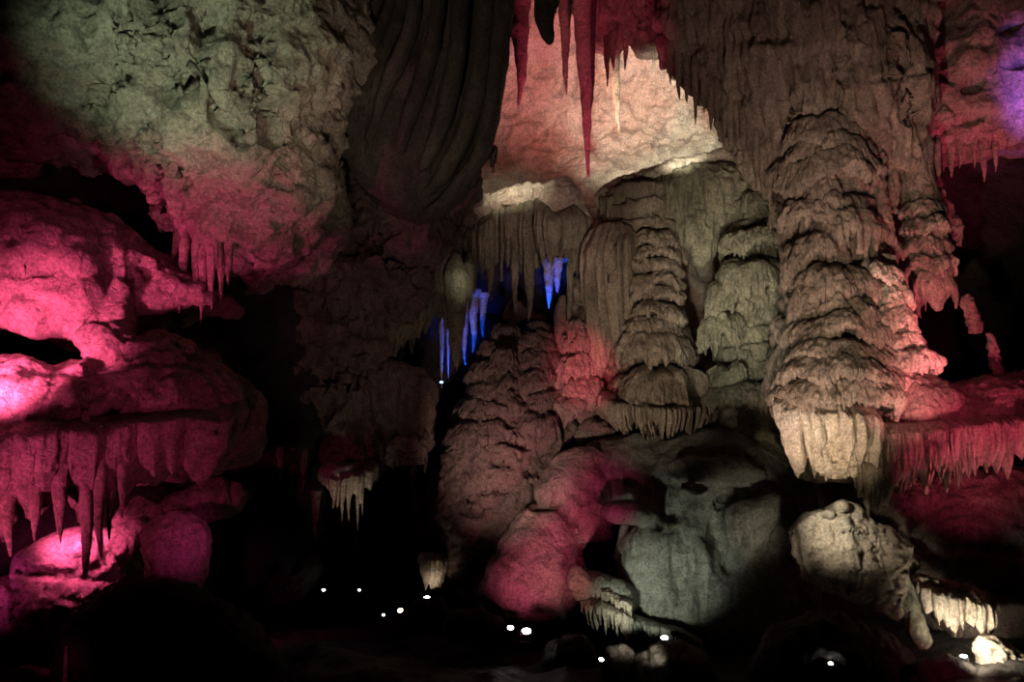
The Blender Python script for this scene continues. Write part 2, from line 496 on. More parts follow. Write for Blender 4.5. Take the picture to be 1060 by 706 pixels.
M_LIME = rockmat('limestone', (.30, .23, .19), (.42, .34, .28), (.52, .44, .36))
M_PALE = rockmat('pale_calcite', (.46, .35, .27), (.66, .56, .44), (.80, .73, .60), scale=.9, vein=.35, bump=.8)
M_FLOW = rockmat('flowstone', (.27, .21, .16), (.40, .32, .25), (.50, .42, .33), scale=2.4, streak=.7, vein=.45)
M_OLIVE = rockmat('olive_flowstone', (.20, .19, .13), (.36, .34, .24), (.50, .47, .34), scale=2.2, streak=.6, vein=.5)
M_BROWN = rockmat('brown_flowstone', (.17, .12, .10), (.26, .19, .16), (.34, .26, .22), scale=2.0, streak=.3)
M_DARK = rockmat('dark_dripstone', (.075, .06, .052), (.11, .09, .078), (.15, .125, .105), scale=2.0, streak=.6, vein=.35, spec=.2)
M_NICHE = rockmat('stained_calcite', (.56, .30, .23), (.72, .61, .50), (.84, .78, .66), scale=.8, vein=.45, bump=.8, streak=.3)
M_GREY = rockmat('grey_limestone', (.22, .21, .18), (.33, .32, .27), (.42, .41, .35), scale=1.3, vein=.4, bump=.55)
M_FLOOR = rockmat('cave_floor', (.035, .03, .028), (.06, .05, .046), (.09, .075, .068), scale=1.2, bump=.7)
M_WALLD = rockmat('shade_dark_rock', (.035, .03, .027), (.05, .043, .038), (.075, .062, .055), scale=.8)  # near-black base colour puts the shade of gaps and cavities into the rock

def plainmat(name, col, rough=.5, metal=0.0, emit=None, strength=0.0):
    m = bpy.data.materials.new(name); m.use_nodes = True
    nt = m.node_tree; bs = nt.nodes['Principled BSDF']
    n = nt.nodes.new('ShaderNodeTexNoise'); n.inputs['Scale'].default_value = 40
    r = nt.nodes.new('ShaderNodeValToRGB')
    r.color_ramp.elements[0].color = (*[c * .8 for c in col], 1); r.color_ramp.elements[1].color = (*col, 1)
    nt.links.new(n.outputs['Fac'], r.inputs['Fac']); nt.links.new(r.outputs['Color'], bs.inputs['Base Color'])
    bs.inputs['Roughness'].default_value = rough; bs.inputs['Metallic'].default_value = metal
    if emit:
        bs.inputs['Emission Color'].default_value = (*emit, 1); bs.inputs['Emission Strength'].default_value = strength
    return m
M_HOUS = plainmat('lamp_housing', (.02, .02, .022), .5, .3)
M_LENS = plainmat('lamp_lens_white', (.8, .8, .8), .2, 0, (1, .97, .92), 25)
M_LENSW = plainmat('lamp_lens_warm', (.8, .75, .6), .2, 0, (1, .82, .5), 9)
M_LENSB = plainmat('lamp_lens_blue', (.3, .4, .8), .2, 0, (.1, .3, 1), 20)
M_STEEL = plainmat('painted_steel', (.30, .26, .25), .45, .4)

# ------------------------------------------------------------------ the cave shell
def sheet(name, fn, nu, nv, spec, mat, flip=False, off=0.0):
    u, v = np.meshgrid(np.linspace(0, 1, nu), np.linspace(0, 1, nv))
    V = fn(u.ravel(), v.ravel())
    q = grid_quads(nu, nv)
    if flip: q = q[:, ::-1]
    V = displace(V, normals(V, q), spec, off)
    return struct(obj(name, V, q, mat))

def f_back(u, v):
    x = -11 + 23 * u; z = -1.5 + 13.5 * v
    y = 16.6 - .018 * (x - .5) ** 2
    c = np.exp(-((x - 1.2) / 3.0) ** 2)
    y = y - 1.9 * c * sst(8.6, 5.6, z) + .2 * c
    y = y - 2.0 * sst(9.2, 12.0, z)
    return np.stack((x, y, z), 1)
sheet('wall_back', f_back, 700, 430, [('f', 1.6, .35), ('r', .7, .10), ('f', .35, .07), ('crack', .9, .05), ('f', .09, .03), ('r', .2, .03)], M_NICHE)

def f_ceil(u, v):
    x = -11 + 23 * u; y = -4 + 21.5 * v
    z = 7.6 + 2.9 * sst(8, 14.5, y) - .014 * (x) ** 2
    return np.stack((x, y, z), 1)
sheet('ceiling', f_ceil, 300, 300, [('f', 2.2, .7), ('r', .8, .25), ('f', .3, .08)], M_LIME, True, 40)

def f_floor(u, v):
    x = -11 + 23 * u; y = -4 + 21.5 * v
    z = -.42 + .25 * sst(9, 14, y) + .5 * sst(-3, -7, x) * sst(6, 10, y) + .35 * sst(3, 6, x)
    return np.stack((x, y, z), 1)
sheet('floor', f_floor, 460, 430, [('f', 1.8, .22), ('r', .6, .09), ('f', .2, .05), ('f', .07, .015)], M_FLOOR, False, 80)

def f_left(u, v):
    y = -4 + 21.5 * u; z = -1.5 + 13 * v
    return np.stack((-8.6 - .7 * np.sin(z * .35) + .10 * (y - 8) * (y > 8), y, z), 1)
sheet('wall_left', f_left, 260, 160, [('f', 2, .6), ('r', .7, .2), ('f', .3, .06)], M_WALLD, False, 120)
def f_right(u, v):
    y = -4 + 21.5 * u; z = -1.5 + 13 * v
    return np.stack((9.2 + .7 * np.sin(z * .35), y, z), 1)
sheet('wall_right', f_right, 260, 160, [('f', 2, .6), ('r', .7, .2), ('f', .3, .06)], M_WALLD, True, 160)
def f_rear(u, v):
    x = -11 + 23 * u; z = -1.5 + 13 * v
    return np.stack((x, -3.2 + .02 * x ** 2, z), 1)
sheet('wall_front', f_rear, 160, 100, [('f', 2, .6), ('r', .7, .2)], M_WALLD, True, 200)

# ================================================================== LEFT SIDE
D = dict
# overhanging ceiling rock, upper left
o = rock('rock_overhang', M_LIME, [
    D(poly=[(-90, -90), (345, -90), (352, -20), (345, 60), (325, 125), (340, 190), (318, 235), (285, 258), (262, 262), (246, 272), (232, 268), (214, 266), (203, 250),
            (188, 240), (154, 226), (150, 205), (150, 186), (120, 162), (108, 134), (60, 122), (0, 118), (-90, 116)],
      depth=(8.1, .28, .42), cap=120, step=10, squash=.8, back=1.2)],
    carve=[([(203, 92), (214, 112), (232, 128), (252, 150)], 5, .24), ([(176, 168), (186, 182), (197, 196)], 5, .12),
           ([(262, -20), (268, 40), (262, 90), (268, 130)], 16, .12), ([(166, -20), (162, 40), (175, 85)], 18, .10), ([(128, 30), (122, 70), (95, 110)], 16, .08),
           ([(214, 20), (205, 60), (203, 92)], 9, .12), ([(160, 200), (172, 235)], 5, .12), ([(150, 130), (165, 165), (158, 195)], 8, .10), ([(290, 120), (300, 170), (285, 215)], 14, .06)],
    spec=[('f', 1.0, .26), ('r', .5, .12), ('r', .2, .05), ('f', .14, .05), ('r', .09, .02), ('f', .05, .016)], voxel=.024, smooth=3)
tag(o, 'craggy overhanging ceiling rock in the upper left, greenish above and pink below', 'rock')

# filler rock behind the shelf, shade held in its near-black colour
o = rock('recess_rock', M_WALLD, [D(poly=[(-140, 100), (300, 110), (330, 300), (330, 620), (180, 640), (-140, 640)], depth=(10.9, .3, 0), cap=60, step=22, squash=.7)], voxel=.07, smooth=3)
tag(o, 'near-black filler rock standing in for shade in the gaps behind the pink shelf', 'rock')

# big pink shelf with its two hollows
root = thing('rock_shelf', 'broad pink-lit rock shelf jutting from the left with two dark hollows', 'rock shelf', at(60, 470, 8.3))
o = rock('ledge', M_LIME, [
    D(poly=[(-90, 206), (20, 207), (75, 210), (112, 226), (150, 254), (185, 278), (214, 298), (228, 312), (214, 316), (200, 312), (186, 314), (164, 322), (146, 320), (134, 320), (131, 332), (138, 346), (148, 356),
            (146, 372), (118, 388), (94, 386), (94, 360), (78, 346), (60, 342), (30, 346), (0, 330), (-90, 318)],
      depth=(8.35, .25, -.55), cap=62, step=8, squash=1.15, back=.8),
    D(poly=[(-90, 362), (0, 372), (45, 380), (90, 378), (125, 370), (150, 352), (176, 346), (190, 352), (196, 366), (224, 380), (240, 404), (246, 440), (230, 474), (170, 488), (110, 498), (60, 506), (-90, 520)],
      depth=(8.0, .3, -.15), cap=50, step=8, squash=1.2, back=.9)],
    carve=[([(52, 462), (66, 456), (76, 464)], 9, .30), ([(86, 452), (104, 444), (122, 436), (130, 446)], 11, .40), ([(20, 282), (50, 276), (70, 288)], 14, .06),
           ([(95, 380), (150, 372), (200, 372)], 8, .05), ([(147, 279), (152, 284)], 5, .10)],
    spec=[('f', .9, .12), ('r', .4, .05), ('flute', .4, .05), ('f', .2, .05), ('pit', .12, .03), ('f', .07, .02), ('f', .035, .01)], voxel=.024, smooth=5, parent=root)
curtain('drip_curtain', [(-60, 440, 7.55, 74), (0, 436, 7.5, 74), (40, 434, 7.5, 74), (80, 432, 7.5, 70), (120, 430, 7.6, 64), (160, 428, 7.7, 58), (200, 424, 7.9, 52), (236, 416, 8.1, 44)], 50, 11, M_LIME, root, thick=.5, pleat=.12, seed=3, cols=520, rows=34, lmin=.25, wfac=1.0, power=1.2, hug=.16)

# stalactites hanging from the overhang's tip above the shelf
for i, (x, y0, y1, w, ln) in enumerate([(186, 230, 303, 10, -12), (193, 236, 324, 14, -8), (204, 240, 318, 13, -2), (210, 244, 338, 17, -2), (219, 240, 322, 15, 0), (229, 246, 312, 13, 0), (238, 240, 296, 13, -2), (224, 226, 280, 9, 0)]):
    stalactite(x, y0, y1, w, 8.35 + .05 * i, M_LIME, 'pink stalactite hanging over the shelf tip at left, %s in its cluster from the left' % ORD[i] if i < 7 else
               'short pink stalactite hanging at the back of the cluster over the shelf tip', 'pink stalactites over the shelf tip', lean=ln, seed=20 + i, root=[248, 254, 258, 258, 256, 250, 240, 240][i])
# big stalactites under the shelf
for i, (x, y0, y1, w) in enumerate([(8, 425, 576, 46), (36, 446, 564, 36), (63, 440, 564, 32), (88, 424, 600, 22), (104, 440, 580, 17), (113, 440, 560, 12), (126, 440, 542, 18), (-24, 480, 552, 30)]):
    lab = ['dim pink broad stalactite under the shelf at the left picture edge', 'dim pink wide stalactite under the shelf with short pointed tip', 'dim pink stalactite under the shelf ending above the bright mound',
           'long dark stalactite crossing in front of the bright magenta mound', 'slim dark stalactite beside the longest one before the magenta mound', 'thin dark stalactite hanging before the right end of the magenta mound',
           'short dark stalactite right of those hanging before the magenta mound', 'pink stalactite under the shelf partly cut by the picture edge'][i]
    if i == 7: continue
    stalactite(x, y0, y1, w, [7.7, 7.75, 7.8, 7.6, 7.7, 7.8, 7.9, 7.7][i], M_LIME, lab, 'stalactites under the pink shelf', seed=40 + i, root=470, power=.55 if i > 2 and i < 6 else .95, lean=[2, 0, -1, 1, 0, 0, 0, 0][i])

# glowing mound and bell below the shelf
o = rock('rock_mound', M_LIME, [
    D(poly=[(-20, 606), (18, 598), (22, 580), (40, 562), (70, 551), (105, 550), (125, 548), (148, 536), (152, 548), (135, 570), (120, 590), (132, 600), (100, 640), (40, 660), (-40, 668)], depth=(9.4, .1, -.3), cap=30, step=5, squash=1.3, back=.5)],
    carve=[([(20, 592), (60, 596), (100, 600), (128, 598)], 5, .06)], voxel=.02, smooth=3, spec=[('f', .5, .07), ('r', .2, .03), ('f', .1, .02), ('f', .04, .01)])
tag(o, 'low rough rock mound glowing bright magenta below the hanging stalactites', 'rock mound')
o = rock('knobbly_rock', M_LIME, [D(poly=[(120, 536), (132, 524), (146, 519), (160, 522), (166, 530), (150, 540), (128, 548)], depth=(9.8, .2, 0), cap=9, step=4, squash=1.2),
                               D(poly=[(164, 526), (176, 518), (200, 512), (228, 506), (250, 508), (244, 522), (215, 530), (180, 532)], depth=(10.0, .2, 0), cap=10, step=4, squash=1.3)], voxel=.02, smooth=2)
tag(o, 'row of knobbly rocks in dim violet light behind the pink bell', 'rock')
root = thing('flowstone_bell', 'pink bell-shaped flowstone mass standing right of the magenta mound', 'flowstone', at(185, 640, 9.2))
o = rock('body', M_LIME, [D(poly=[(148, 552), (158, 536), (178, 529), (200, 530), (214, 542), (214, 580), (206, 612), (196, 640), (176, 640), (162, 612), (152, 584)], depth=(9.3, .1, 0), cap=28, step=5, squash=1.0)],
         spec=[('f', .5, .04), ('flute', .12, .03), ('f', .05, .008)], voxel=.02, smooth=6, parent=root)
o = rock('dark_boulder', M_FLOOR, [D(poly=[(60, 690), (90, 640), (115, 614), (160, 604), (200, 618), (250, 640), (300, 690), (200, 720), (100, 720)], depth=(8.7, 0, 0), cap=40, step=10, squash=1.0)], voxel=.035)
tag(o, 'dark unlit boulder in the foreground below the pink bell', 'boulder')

# thin stalagmites at the bottom left
stalactite(67.5, 712, 668, 5.5, 8.3, M_LIME, 'thin pink-lit stalagmite standing at the bottom left, taller of the pair', 'small stalagmites at the bottom left', 'stalagmite', seed=3, lean=1, power=.35)
stalactite(89, 692, 664, 5, 8.6, M_LIME, 'thin dim stalagmite standing at the bottom left, shorter of the pair', 'small stalagmites at the bottom left', 'stalagmite', seed=4, lean=3, power=.5)

# ================================================================== DARK MIDDLE LEFT
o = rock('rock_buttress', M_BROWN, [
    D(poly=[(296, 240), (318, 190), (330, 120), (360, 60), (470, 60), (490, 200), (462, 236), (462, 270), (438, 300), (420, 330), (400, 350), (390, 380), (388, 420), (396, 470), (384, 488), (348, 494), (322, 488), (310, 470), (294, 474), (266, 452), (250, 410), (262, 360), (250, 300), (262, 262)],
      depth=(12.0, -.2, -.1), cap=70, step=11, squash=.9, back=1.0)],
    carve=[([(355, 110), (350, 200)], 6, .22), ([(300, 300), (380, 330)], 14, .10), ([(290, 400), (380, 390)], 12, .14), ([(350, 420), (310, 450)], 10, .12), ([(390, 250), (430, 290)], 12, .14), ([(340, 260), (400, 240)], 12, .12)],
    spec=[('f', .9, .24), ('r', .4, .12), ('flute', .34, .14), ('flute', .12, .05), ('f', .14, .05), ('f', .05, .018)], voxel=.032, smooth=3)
tag(o, 'dim brown rock buttress between the pink shelf and the columns', 'rock')
root = thing('hanging_flowstone', 'dim brown ragged flowstone hanging left of the blue-lit hollow', 'flowstone', at(410, 480, 12.0))
curtain('drip_curtain', [(462, 268, 12.5, 26), (440, 290, 12.3, 40), (415, 316, 12.1, 34), (395, 340, 11.9, 30)], 34, 13, M_OLIVE, root, thick=.3, pleat=.14, seed=9)
rock('dripping_sheet', M_BROWN, [D(poly=[(372, 380), (400, 372), (440, 386), (452, 400), (446, 440), (440, 474), (430, 462), (420, 476), (408, 456), (396, 462), (388, 430), (374, 410)], depth=(11.7, .1, 0), cap=18, step=6, squash=.9)],
     spec=[('f', .5, .08), ('flute', .2, .09), ('flute', .08, .03), ('f', .06, .014)], voxel=.024, smooth=3, parent=root)
rock('coral_knobs', M_LIME, [D(poly=[(398, 466), (408, 456), (430, 454), (442, 462), (436, 478), (412, 482), (402, 478)], depth=(11.5, 0, 0), cap=6, step=4)], voxel=.018, smooth=1,
     spec=[('knob', .07, .05), ('f', .04, .01)], parent=root)
root = thing('small_drapery', 'small white-lit dripstone drapery hanging in the dark left of centre', 'drapery', at(360, 540, 11.0))
rock('ledge', M_LIME, [D(poly=[(330, 492), (340, 484), (372, 482), (392, 480), (388, 490), (370, 496), (345, 500)], depth=(11.2, 0, 0), cap=8, step=4, squash=2)], voxel=.02, smooth=3, parent=root)
curtain('drip_curtain', [(338, 492, 11.0, 14), (352, 492, 11.0, 22), (368, 488, 11.0, 20), (386, 484, 11.1, 14)], 14, 9, M_PALE, root, thick=.12, pleat=.05, seed=12)
for i, (x, y1, w) in enumerate([(345, 527, 8), (354, 540, 7), (361, 541, 7), (370, 552, 5), (375, 534, 4)]):
    V, q, ng = stalactite_mesh(x, 496, y1, w, 11.0, seed=60 + i); obj('drip', V, q, M_PALE, ng, root)
stalactite(327, 508, 560, 10, 11.0, M_BROWN, 'dim stalactite hanging left of the small white-lit drapery', None, seed=71)
root = thing('lit_drapery', 'narrow warm-lit drapery low in the dark beside the pale dome', 'drapery', at(447, 612, 11.6))
curtain('drip_curtain', [(434, 572, 11.5, 24), (444, 572, 11.6, 28), (462, 574, 11.8, 22)], 16, 6, M_PALE, root, thick=.14, pleat=.09, seed=14, wfac=.9)

for i, (x, y0, y1, w) in enumerate([(290, 450, 502, 13), (302, 452, 514, 15), (314, 456, 510, 12), (408, 452, 490, 10), (428, 446, 500, 11), (440, 444, 490, 10)]):
    stalactite(x, y0, y1, w, 11.6, M_BROWN, 'dim brown stalactite under the dark rock mass left of centre, %s from the left' % ORD[i], 'stalactites under the dark rock mass', seed=230 + i, root=y0 + 4)

# great dark drapery hanging from the ceiling
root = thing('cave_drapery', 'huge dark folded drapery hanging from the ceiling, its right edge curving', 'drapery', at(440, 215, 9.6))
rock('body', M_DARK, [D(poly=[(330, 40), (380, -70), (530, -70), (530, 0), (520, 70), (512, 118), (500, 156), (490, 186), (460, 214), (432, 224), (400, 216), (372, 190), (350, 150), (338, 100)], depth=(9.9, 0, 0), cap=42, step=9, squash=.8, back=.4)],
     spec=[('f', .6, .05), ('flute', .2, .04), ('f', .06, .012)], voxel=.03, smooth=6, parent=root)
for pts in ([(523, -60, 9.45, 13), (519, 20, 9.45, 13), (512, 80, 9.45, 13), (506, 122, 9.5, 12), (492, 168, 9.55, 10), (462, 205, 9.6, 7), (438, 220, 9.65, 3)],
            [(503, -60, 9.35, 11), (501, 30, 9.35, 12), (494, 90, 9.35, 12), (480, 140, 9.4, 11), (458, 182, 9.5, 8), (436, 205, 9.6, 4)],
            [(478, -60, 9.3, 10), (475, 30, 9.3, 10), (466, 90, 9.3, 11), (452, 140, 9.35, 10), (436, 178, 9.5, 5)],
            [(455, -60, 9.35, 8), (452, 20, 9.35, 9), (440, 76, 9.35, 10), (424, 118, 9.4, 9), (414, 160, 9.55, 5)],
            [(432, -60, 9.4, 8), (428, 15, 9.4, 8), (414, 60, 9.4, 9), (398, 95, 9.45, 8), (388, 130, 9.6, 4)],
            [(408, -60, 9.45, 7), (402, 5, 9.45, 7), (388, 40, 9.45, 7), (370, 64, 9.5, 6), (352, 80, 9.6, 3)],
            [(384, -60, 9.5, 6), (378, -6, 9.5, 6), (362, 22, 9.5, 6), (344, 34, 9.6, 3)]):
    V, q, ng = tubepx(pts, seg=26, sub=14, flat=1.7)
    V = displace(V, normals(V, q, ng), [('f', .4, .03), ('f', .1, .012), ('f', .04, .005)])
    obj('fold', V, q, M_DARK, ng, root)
curtain('edge_fringe', [(496, 148, 10.2, 20), (508, 150, 10.2, 18), (514, 152, 10.2, 14)], 26, 4, M_BROWN, root, thick=.14, pleat=.05, seed=17, cols=80)

# ================================================================== UPPER NICHE
for i, (x, y0, y1, w, Y, m, lab, ln) in enumerate([
    (538, -30, 112, 30, 10.8, M_LIME, 'dark red stalactite beside the black drapery edge at top', 0),
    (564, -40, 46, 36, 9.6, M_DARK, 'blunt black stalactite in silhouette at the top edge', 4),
    (584, -30, 99, 19, 12.2, M_LIME, 'short red stalactite between the black one and the longest crimson one', 2),
    (600, -50, 186, 25, 11.6, M_LIME, 'longest crimson stalactite hanging in front of the bright niche wall', 9),
    (611, -40, 120, 17, 11.9, M_DARK, 'dark stalactite hanging close behind the longest crimson stalactite', 1),
    (628, 20, 90, 11, 12.6, M_BROWN, 'thin brown stalactite at top, right of the longest crimson one', 1),
    (635, 10, 74, 16, 12.4, M_BROWN, 'small red-brown stalactite at top before the greenish streaked one', 0),
    (648, 10, 73, 12, 12.6, M_LIME, 'small red stalactite at top, right of the greenish one', -1),
    (634, 50, 142, 15, 14.0, M_OLIVE, 'pale greenish stalactite hanging against the bright niche wall', 7),
    (676, 20, 78, 7, 13.0, M_LIME, 'thread-thin pale stalactite at the right top of the bright niche', 0)]):
    stalactite(x, y0, y1, w, Y, m, lab, 'stalactites at the top of the niche', lean=ln, seed=80 + i, knob=.14, power=.75 if i != 1 else .45, root=None if i in (0, 1, 3, 8) else 24)
o = rock('ceiling_fringe', M_BROWN, [D(poly=[(575, -80), (720, -80), (715, 20), (690, 46), (665, 44), (655, 30), (640, 44), (618, 40), (606, 20), (590, -10)], depth=(12.7, 0, 0), cap=30, step=6, squash=.9, back=.5)],
         spec=[('f', .5, .08), ('flute', .18, .09), ('flute', .07, .03), ('f', .06, .012)], voxel=.026, smooth=3)
tag(o, 'knobbly reddish ceiling rock that carries the small stalactites above the niche', 'ceiling rock')

# canopy of flowstone under the niche
root = thing('flowstone_canopy', 'pale flowstone canopy with long fluted drips below the bright niche', 'flowstone', at(535, 290, 12.8))
rock('rim', M_PALE, [
    D(poly=[(458, 238), (478, 224), (500, 205), (535, 196), (560, 194), (574, 190), (586, 186), (598, 200), (608, 232), (600, 262), (580, 262), (562, 216), (520, 222), (496, 236), (486, 250), (472, 258), (462, 252)],
      depth=(13.0, .1, .2), cap=15, step=4, squash=1.6, back=.5)],
    spec=[('f', .5, .08), ('flute', .2, .05), ('r', .2, .04), ('f', .1, .03), ('f', .04, .012)], voxel=.022, smooth=4, parent=root)
curtain('fluted_curtain', [(474, 250, 12.95, 52), (492, 232, 12.85, 52), (515, 218, 12.8, 56), (540, 212, 12.8, 62), (562, 206, 12.75, 76)], 40, 15, M_OLIVE, root, thick=.3, pleat=.13, seed=21, cols=420, rows=30)
curtain('fluted_curtain', [(558, 206, 12.7, 52), (575, 222, 12.6, 46), (592, 214, 12.7, 50), (608, 226, 12.8, 40)], 24, 13, M_OLIVE, root, thick=.3, pleat=.12, seed=22, cols=280)
curtain('side_sheet', [(452, 268, 12.8, 50), (468, 262, 12.7, 70), (484, 256, 12.75, 66)], 26, 6, M_OLIVE, root, thick=.3, pleat=.12, seed=23, cols=160)
for i, (x, y0, y1, w, Y, m, lab) in enumerate([
    (472, 262, 384, 34, 12.5, M_OLIVE, 'longest olive stalactite hanging below the left end of the canopy'),
    (461, 280, 350, 12, 12.7, M_OLIVE, 'olive stalactite hanging just left of the longest one under the canopy'),
    (486, 262, 322, 16, 12.7, M_OLIVE, 'olive stalactite hanging just right of the longest one under the canopy'),
    (507, 262, 306, 13, 12.7, M_OLIVE, 'short fluted stalactite under the canopy before the dark hollow'),
    (533, 258, 322, 12, 12.7, M_OLIVE, 'long slim stalactite under the middle of the canopy'),
    (548, 262, 332, 14, 12.7, M_OLIVE, 'slim brown stalactite under the canopy left of the square blue glow'),
    (590, 258, 372, 9, 12.5, M_OLIVE, 'thin long dripstone rod hanging in front of the red-lit column'),
    (457, 300, 402, 8, 13.3, M_PALE, 'thin blue-lit stalactite at the left side of the hollow'),
    (464, 306, 392, 7, 13.4, M_PALE, 'blue-lit stalactite behind the tip of the longest olive one'),
    (481, 296, 378, 11, 13.4, M_PALE, 'bright blue-lit stalactite just right of the longest olive one'),
    (490, 300, 366, 12, 13.5, M_PALE, 'blue-lit stalactite deep in the hollow, second right of the olive one'),
    (500, 304, 350, 10, 13.6, M_PALE, 'dim blue-lit stalactite at the right side of the hollow'),
    (568, 268, 320, 14, 13.3, M_PALE, 'bright blue knobbed stalactite between the canopy and the red column'),
    (577, 268, 304, 12, 13.4, M_PALE, 'short blue stalactite beside the bright blue knobbed one'),
    (606, 262, 294, 11, 13.3, M_PALE, 'small blue-lit stalactite left of the big pale column')]):
    stalactite(x, y0, y1, w, Y, m, lab, 'stalactites under the canopy', seed=100 + i, knob=.24 if i > 6 else .14, power=.7, root=(y0 + 2) if i < 7 else None)
o = rock('hollow_rock', M_WALLD, [D(poly=[(380, 250), (640, 240), (640, 380), (560, 600), (380, 610), (360, 420)], depth=(14.1, 0, 0), cap=30, step=14, squash=.5)], voxel=.05)  # shade of the hollow comes from this rock's dark colour
tag(o, 'rock coloured dark for shade at the back of the blue-lit hollow behind the canopy', 'rock')

root = thing('flowstone_ledge', 'pale flowstone ledge with hanging blobs right of the crimson stalactite', 'flowstone', at(710, 290, 12.4))
rock('rim', M_PALE, [D(poly=[(612, 206), (628, 192), (655, 184), (690, 170), (730, 162), (770, 152), (796, 150), (806, 162), (788, 172), (750, 172), (706, 182), (680, 196), (650, 202), (632, 212), (618, 212)],
                       depth=(12.7, -.1, 0), cap=14, step=4, squash=2.6, back=.6)],
     spec=[('f', .5, .06), ('r', .22, .03), ('f', .1, .02), ('f', .04, .008)], voxel=.022, smooth=4, parent=root)
curtain('fluted_curtain', [(622, 206, 12.65, 24), (650, 198, 12.55, 30), (685, 184, 12.5, 48), (720, 178, 12.4, 60), (768, 170, 12.4, 52)], 22, 22, M_OLIVE, root, thick=.34, pleat=.12, seed=31, cols=480, rows=28)
rock('hanging_blob', M_OLIVE, [D(poly=[(686, 200), (700, 176), (730, 172), (768, 168), (773, 200), (772, 236), (764, 246), (756, 252), (750, 236), (742, 258), (730, 280), (722, 272), (714, 258), (704, 250), (694, 226)], depth=(12.35, 0, 0), cap=24, step=5, squash=.8)],
     spec=[('f', .4, .06), ('flute', .2, .06), ('r', .18, .03), ('f', .07, .015)], voxel=.022, smooth=3, parent=root)
for i, (x, y0, y1, w, Y) in enumerate([(778, 164, 204, 15, 12.2), (788, 160, 186, 12, 12.2), (793, 156, 176, 9, 12.2)]):
    stalactite(x, y0, y1, w, Y, M_OLIVE, ['pointed olive stalactite at the right end of the pale ledge, longest there', 'middle one of three olive stalactites at the ledge end', 'smallest olive stalactite touching the ceiling rock at the ledge end'][i], 'stalactites at the right end of the ledge', seed=130 + i, root=y0)

# ================================================================== CENTRAL COLUMNS
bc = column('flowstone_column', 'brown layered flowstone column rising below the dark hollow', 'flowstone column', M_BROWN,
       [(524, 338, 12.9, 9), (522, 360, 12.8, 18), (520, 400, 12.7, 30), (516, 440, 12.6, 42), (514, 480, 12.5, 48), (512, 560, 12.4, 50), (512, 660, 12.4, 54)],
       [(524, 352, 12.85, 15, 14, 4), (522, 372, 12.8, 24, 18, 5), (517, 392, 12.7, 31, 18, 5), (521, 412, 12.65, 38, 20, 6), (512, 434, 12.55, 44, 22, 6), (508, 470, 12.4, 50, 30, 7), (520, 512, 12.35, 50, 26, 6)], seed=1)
lobes(bc, M_BROWN, (486, 370, 552, 540), 12.35, .7, 518, 9, hw=(10, 18), seed=6, drip=(2, 6))
column('flowstone_column', 'middle brown flowstone column touching the red-lit one', 'flowstone column', M_BROWN,
       [(558, 336, 12.8, 12), (557, 370, 12.7, 20), (556, 420, 12.6, 26), (556, 470, 12.5, 36), (556, 560, 12.5, 40), (556, 640, 12.5, 40)],
       [(556, 362, 12.7, 20, 16, 5), (558, 382, 12.65, 25, 18, 6), (555, 402, 12.6, 28, 18, 6), (560, 424, 12.5, 30, 18, 6), (560, 456, 12.35, 42, 28, 7)], seed=2)
o = rock('flowstone_dome', M_BROWN, [D(poly=[(462, 470), (476, 448), (500, 440), (540, 446), (575, 440), (592, 446), (594, 476), (578, 490), (566, 504), (548, 524), (534, 545), (512, 566), (496, 590), (478, 604), (462, 590), (452, 540)], depth=(12.0, .1, -.1), cap=48, step=8, squash=.7, back=.4)],
         carve=[([(500, 455), (520, 452), (545, 462)], 4, .10), ([(512, 478), (528, 482)], 4, .12), ([(545, 488), (565, 494)], 4, .10), ([(480, 520), (510, 505), (525, 508)], 5, .10), ([(478, 526), (505, 530)], 6, .12)],
         spec=[('f', .6, .07), ('crack', .35, .05), ('tier', .4, .05), ('r', .12, .02), ('f', .05, .012)], voxel=.024, smooth=5)
tag(o, 'wide brown cracked flowstone dome at the foot of the brown columns', 'flowstone')
rc = column('flowstone_column', 'red-lit knobbly flowstone column between the brown and pale columns', 'flowstone column', M_LIME,
       [(602, 270, 12.9, 5), (602, 296, 12.8, 10), (602, 330, 12.7, 16), (602, 380, 12.6, 22), (604, 420, 12.5, 26), (606, 470, 12.4, 26), (606, 560, 12.4, 24)],
       [(602, 312, 12.75, 14, 20, 8, 9), (604, 344, 12.65, 18, 22, 8, 10), (601, 364, 12.55, 20, 16, 7, 11), (602, 390, 12.4, 26, 22, 12, 14), (606, 412, 12.3, 28, 20, 8, 13), (601, 432, 12.2, 26, 18, 14, 12), (622, 428, 12.3, 18, 18, 7, 10)], seed=3, spec=[('f', .2, .05), ('flute', .06, .025), ('f', .05, .014)])
lobes(rc, M_LIME, (584, 340, 628, 450), 12.25, .5, 605, 14, hw=(8, 15), seed=8, drip=(4, 9))
stalactite(582, 372, 305, 22, 12.75, M_LIME, 'smooth red-lit stalagmite standing left of the red-lit column top', None, 'stalagmite', seed=5, power=.4)
stalactite(600, 300, 276, 11, 12.85, M_LIME, 'tiny orange-lit stalagmite on top of the red-lit column', None, 'stalagmite', seed=6, power=.5)
o = rock('red_boulder', M_LIME, [D(poly=[(602, 446), (614, 436), (632, 438), (652, 446), (648, 454), (628, 456), (612, 462), (604, 458)], depth=(11.9, 0, 0), cap=12, step=4, squash=1.2)], voxel=.018, smooth=3)
tag(o, 'small crimson rock below the red-lit column', 'rock')

